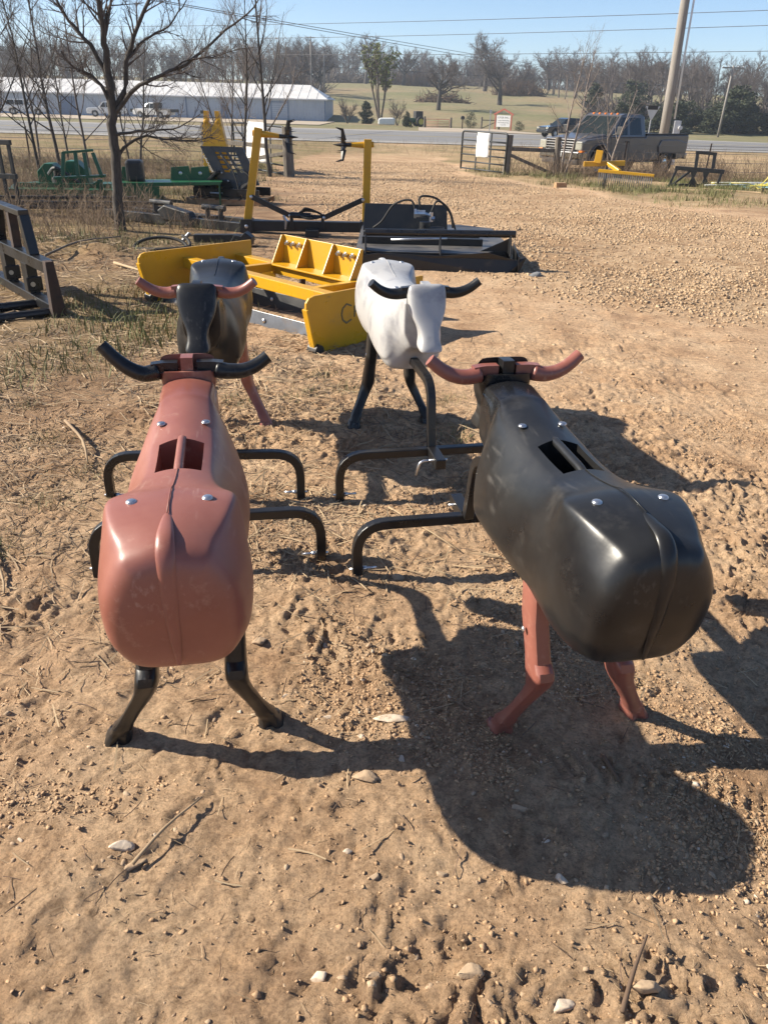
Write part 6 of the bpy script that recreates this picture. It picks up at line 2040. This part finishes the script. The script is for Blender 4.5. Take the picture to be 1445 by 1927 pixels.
# driveway gravel
n = 42000
XY = pts_in(n, -5, 16, 6.5, 40, lambda x, y: gravel_mask(x, y) * (np.abs(x) < .62 * y + 1).astype(float) * (.25 + .75 * sstep(-.25, .25, fbm((x * .8 + y * .6) * .25, -x * .6 + y * .8, .9, 3, 81))), 'log')
s = (.006 + .016 * RS.uniform(0, 1, n) ** 2.5) * (1 + .02 * XY[:, 1])
scatter('gravel', OCT, on_ground(XY, .006), s, RS.uniform(0, 6.28, n), rnd_tilt(n, .4), M_GRAVEL, 'tan crushed gravel covering the drive', 'gravel')
n = 1500
XY = pts_in(n, -1, 8, 4.5, 11, lambda x, y: (np.clip(gravel_mask(x, y + 2.5), 0, 1) + .1) * infan(x, y))
s = .006 + .015 * RS.uniform(0, 1, n) ** 2.5
scatter('gravel', R20, on_ground(XY, .004), s, RS.uniform(0, 6.28, n), rnd_tilt(n, .3), M_GRAVEL, 'loose gravel strewn at the near edge of the drive', 'gravel')

# straw and litter
def strip_template(seed, segs=3, w=.018, curl=.25):
    rng = np.random.RandomState(seed)
    t = np.linspace(-.5, .5, segs + 1)
    y = curl * rng.uniform(-1, 1) * (t ** 2 - .08)
    z = np.abs(rng.normal()) * .10 * (t + .5) * rng.uniform(0, 1) + .02
    V = []
    for a, b, c in zip(t, y, z):
        V += [(a, b - w, c), (a, b + w, c + w * .7)]
    V = np.array(V)
    Fq = np.array([(2 * i, 2 * i + 2, 2 * i + 3, 2 * i + 1) for i in range(segs)])
    return V, Fq
STRAWT = [strip_template(k) for k in range(8)]
def litter(x, y):
    return np.clip((.02 + .98 * sstep(.7, -1.2, x + fbm(x, y, .7, 2, 40) * .8) * sstep(1.6, 3.2, y)) * (.45 + .75 * sstep(-.3, .5, fbm(x, y, 1.4, 3, 41))), 0, 1) * (np.abs(x) < .62 * y + .8)
for nm, m, n, l0, l1, lab in (('straw', M_STRAW, 12000, .05, .20, 'pale dry straw strewn over the trodden ground'), ('leaf_litter', M_STRAWDARK, 11000, .04, .15, 'dark broken stalks strewn over the trodden ground')):
    XY = pts_in(n, -7, 5, 1.0, 12, litter, 'log')
    s = RS.uniform(l0, l1, n) * (.45 + .10 * XY[:, 1])
    scatter(nm, STRAWT, on_ground(XY, .003), s, RS.uniform(0, 6.28, n), rnd_tilt(n, .12), m, lab, 'straw')
# short fibres everywhere in front
n = 5000
XY = pts_in(n, -1.6, 2.4, .75, 4.5, drift, 'log')
s = RS.uniform(.010, .040, n)
scatter('plant_fibres', STRAWT, on_ground(XY, .003), s, RS.uniform(0, 6.28, n), rnd_tilt(n, .2), M_STRAW, 'short dry plant fibres over the foreground dirt', 'straw')

# grass
def blade_template(seed):
    rng = np.random.RandomState(seed)
    V = []
    bend = rng.uniform(.15, .7)
    for k, t in enumerate((0, .5, 1.0)):
        w = .035 * (1 - t * .9)
        V += [(-w, bend * t * t, t * (1 - .25 * bend * t)), (w, bend * t * t, t * (1 - .25 * bend * t))]
    return np.array(V), np.array([(0, 1, 3, 2), (2, 3, 5, 4)])
BLD = [blade_template(k) for k in range(8)]
def tuft(x, y):
    return np.clip(grass_mask(x, y) * sstep(-.05, .45, fbm(x, y, 1.1, 3, 52)), 0, 1) * (np.abs(x) < .64 * y + 1)
n = 44000
XY = pts_in(n, -16, 20, 4.5, 34, tuft, 'log')
s = RS.uniform(.05, .16, n) * (.8 + .03 * XY[:, 1])
scatter('grass', BLD, on_ground(XY, -.003), s, RS.uniform(0, 6.28, n), rnd_tilt(n, .25), M_GRASS, 'patches of thin green and straw coloured grass', 'grass')
# small green clumps near the dummies
cl = [(-1.55, 3.15), (-1.45, 3.5), (-1.85, 3.9), (-.95, 4.6), (-.55, 4.75), (-.25, 4.9), (.35, 4.75), (-1.4, 5.6), (-2.1, 5.2), (-1.0, 5.5), (.45, 4.1), (-1.6, 2.75), (-2.2, 4.4), (-.5, 5.2), (-1.2, 3.9)]
XY = np.concatenate([np.array(c) + RS.normal(size=(150, 2)) * (.09, .07) for c in cl])
n = len(XY)
scatter('grass', BLD, on_ground(XY, -.003), RS.uniform(.02, .065, n), RS.uniform(0, 6.28, n), rnd_tilt(n, .4), M_GRASS, 'small green grass clumps around the dummies', 'grass')

# dead weeds
def weed_template(seed):
    rng = np.random.RandomState(seed)
    S = TubeSet()
    d = np.array([rng.normal() * .18, rng.normal() * .18, 1.0])
    P = [np.zeros(3)]
    for k in range(3):
        d = d + rng.normal(size=3) * .16
        P.append(P[-1] + d / np.linalg.norm(d) / 3)
    S.add(P, [.009, .008, .006, .004], 3)
    for k in range(4):
        b = P[1 + k % 3] if k else P[1]
        e = rng.normal(size=3) * .5 + np.array([0, 0, .7]); e *= rng.uniform(.15, .4) / np.linalg.norm(e)
        S.add([b, b + e], [.005, .003], 3)
    return S.arrays()
WD = [weed_template(k) for k in range(10)]
def weeds_left(x, y):
    lim = np.interp(y, [9, 11, 13, 16, 20, 30], [-4.0, -3.6, -3.2, -4.6, -5.5, -6.5])
    pit = 1 - .9 * sstep(1.25, .7, np.hypot((x + 4.3) / 2.2, (y - 17.8) / 2.0))
    return sstep(.5, -.6, x - lim + fbm(x, y, .8, 2, 61) * .9) * (.25 + .75 * sstep(-.2, .4, fbm(x, y, .9, 3, 62))) * (np.abs(x) < .60 * y + .6) * pit
n = 8000
XY = pts_in(n, -15, -2.5, 9.0, 30, weeds_left, 'log')
scatter('dead_weeds', WD, on_ground(XY, -.02), RS.uniform(.15, .62, n) * (.75 + .012 * XY[:, 1]), RS.uniform(0, 6.28, n), rnd_tilt(n, .22), M_WEED, 'brittle dead weeds under the trees on the left', 'weeds')
def weeds_right(x, y):
    c = np.interp(x, [4, 6, 9, 14, 20], [31.5, 31.6, 31.4, 32.4, 33.5])
    return np.exp(-((y - c) / 1.1) ** 2) * (.3 + .7 * sstep(-.3, .3, fbm(x, y, .9, 2, 71)))
n = 2400
XY = pts_in(n, 4.3, 21, 28.5, 36, weeds_right)
scatter('dead_weeds', WD, on_ground(XY, -.03), RS.uniform(.3, .9, n), RS.uniform(0, 6.28, n), rnd_tilt(n, .25), M_WEED, 'tall dead weeds along the fence in front of the pickup', 'weeds')
n = 1500
XY = pts_in(n, -28, 26, 46, 69, lambda x, y: .3 + .7 * sstep(-.2, .4, fbm(x, y, .3, 2, 72)))
scatter('dead_weeds', WD, on_ground(XY, -.03), RS.uniform(.2, .55, n) * 1.2, RS.uniform(0, 6.28, n), rnd_tilt(n, .3), M_WEED, 'pale dead grass on the near road verge', 'weeds')

# single sticks that stand out
def stick(label, pts, r=.007, m=None):
    q = MB()
    P = [(x, y, gh1(x, y) + z) for x, y, z in pts]
    n_ = len(P)
    q.tube(smooth_path(P, 3), [r * (1 - .55 * k / ((n_ - 1) * 3)) for k in range((n_ - 1) * 3 + 1)], 6)
    tag(q.build('stick', m or M_STRAW, None, smooth=True), label, 'stick', 'dry sticks on the ground')
stick('long straight dry stick beside the two stones at lower left', [(-.60, 1.27, .02), (-.54, 1.36, .03), (-.47, 1.47, .02)], .006)
stick('long bent pale stick by the left stand foot', [(-2.05, 3.05, .01), (-1.72, 2.86, .03), (-1.50, 2.55, .02), (-1.42, 2.40, .01)], .008)
stick('pale stick pointing at the red dummy shoulder from the left', [(-1.85, 4.15, .02), (-1.62, 3.80, .05), (-1.52, 3.58, .02)], .010)
stick('thin pale stalk lying between the two hitch pins', [(.02, 3.22, .01), (.22, 2.96, .02), (.33, 2.84, .01)], .005)
stick('short dark stick in the big shadow behind the red hoof', [(.66, 1.66, .01), (.68, 1.56, .015)], .008, M_STRAWDARK)
stick('dark stick standing askew at lower right corner', [(.52, .93, .01), (.57, 1.02, .03), (.61, 1.08, .05)], .006, M_STRAWDARK)
stick('grey branch lying on the rooted mound at left', [(-4.2, 9.7, .05), (-3.95, 10.2, .12), (-3.55, 10.6, .14)], .016, M_WOODGREY)
stick('pale stick in front of the rooted mound at left', [(-3.3, 9.5, .04), (-2.9, 9.1, .03), (-2.75, 9.0, .02)], .018)

# stones that stand out singly
def stone(label, x, y, r, seed, m, flat=.62, rz=0.0, stretch=1.0):
    V, Fq = rock_template(3, seed, flat, 16)
    V = V * r * 1.2 * np.array([stretch, 1, 1])
    c, s_ = math.cos(rz), math.sin(rz)
    V = np.stack([V[:, 0] * c - V[:, 1] * s_, V[:, 0] * s_ + V[:, 1] * c, V[:, 2]], -1)
    o = link_mesh('stone', np_mesh('stone', V, Fq), m)
    o.location = (x, y, gh1(x, y) + r * flat * .12)
    tag(o, label, 'stone', 'stones lying in the foreground dirt')
for a in ((('white quartz stone at the bottom edge, left of centre'), -.115, 1.01, .020, 1, M_ROCKPALE, .7),
          ('tan squarish stone at the bottom, right of centre', .215, 1.015, .021, 2, M_ROCK, .7),
          ('large pale stone left of the long stick', -.65, 1.315, .024, 3, M_ROCKPALE, .75),
          ('long narrow stone at the foot of the long stick', -.60, 1.283, .018, 4, M_ROCK, .6, .9, 1.9),
          ('big flat grey stone in the shadow left of centre', -.03, 1.565, .030, 5, M_ROCK, .4),
          ('round stone inside the big shadow', .387, 1.475, .019, 6, M_ROCK, .7),
          ('tall leaning stone at the lower right edge', .585, .985, .026, 7, M_ROCK, 1.1),
          ('chunky stone at the bottom edge right of the tan one', .40, .955, .022, 8, M_ROCKPALE, .7),
          ('flat pale stone right of the red dummy hoof', .05, 1.80, .026, 9, M_ROCKPALE, .35, .1, 1.6),
          ('small flat stone nearest the red dummy right hoof', -.16, 1.815, .018, 10, M_ROCKPALE, .4, .3, 1.5),
          ('flat stone behind the red dummy right leg', -.425, 2.17, .024, 11, M_ROCK, .5, .5, 1.3),
          ('angular pale stone just below the big shadow', .462, 1.255, .019, 12, M_ROCKPALE, .75),
          ('dark rimmed stone under the left corner of the big shadow', .17, 1.27, .013, 13, M_ROCK, .8),
          ('small tan stone left of the stone trio in front of the shadow', .0, 1.25, .013, 14, M_ROCK, .7),
          ('brown stone second from the white quartz stone', .0, 1.005, .014, 15, M_ROCK, .6),
          ('pale stone left of centre below the leg shadows', -.07, 1.325, .014, 16, M_ROCKPALE, .6),
          ('flat stone by the foot of the black stand', .07, 2.63, .026, 17, M_ROCK, .4),
          ('tan stone on bare dirt right of the black dummy horn', 1.15, 4.55, .024, 18, M_ROCK, .6),
          ('grey stone at the right corner of the brush cutter', 1.75, 9.5, .10, 19, M_GREYBED, .5)):
    stone(*a)

# ------------------------------------------------------------------ air
def haze():
    q = MB()
    q.box((0, 330, 13.5), (1040, 760, 43))
    m = bpy.data.materials.new('haze_air'); m.use_nodes = True
    nt = m.node_tree
    nt.nodes.remove(nt.nodes['Principled BSDF'])
    v = nt.nodes.new('ShaderNodeVolumePrincipled')
    v.inputs['Color'].default_value = (.80, .87, .96, 1)
    v.inputs['Density'].default_value = .0005
    v.inputs['Anisotropy'].default_value = .25
    nt.links.new(v.outputs[0], nt.nodes['Material Output'].inputs['Volume'])
    o = q.build('haze', m)
    tag(o, 'thin pale haze in the air over the valley', 'haze', None, 'stuff')
haze()
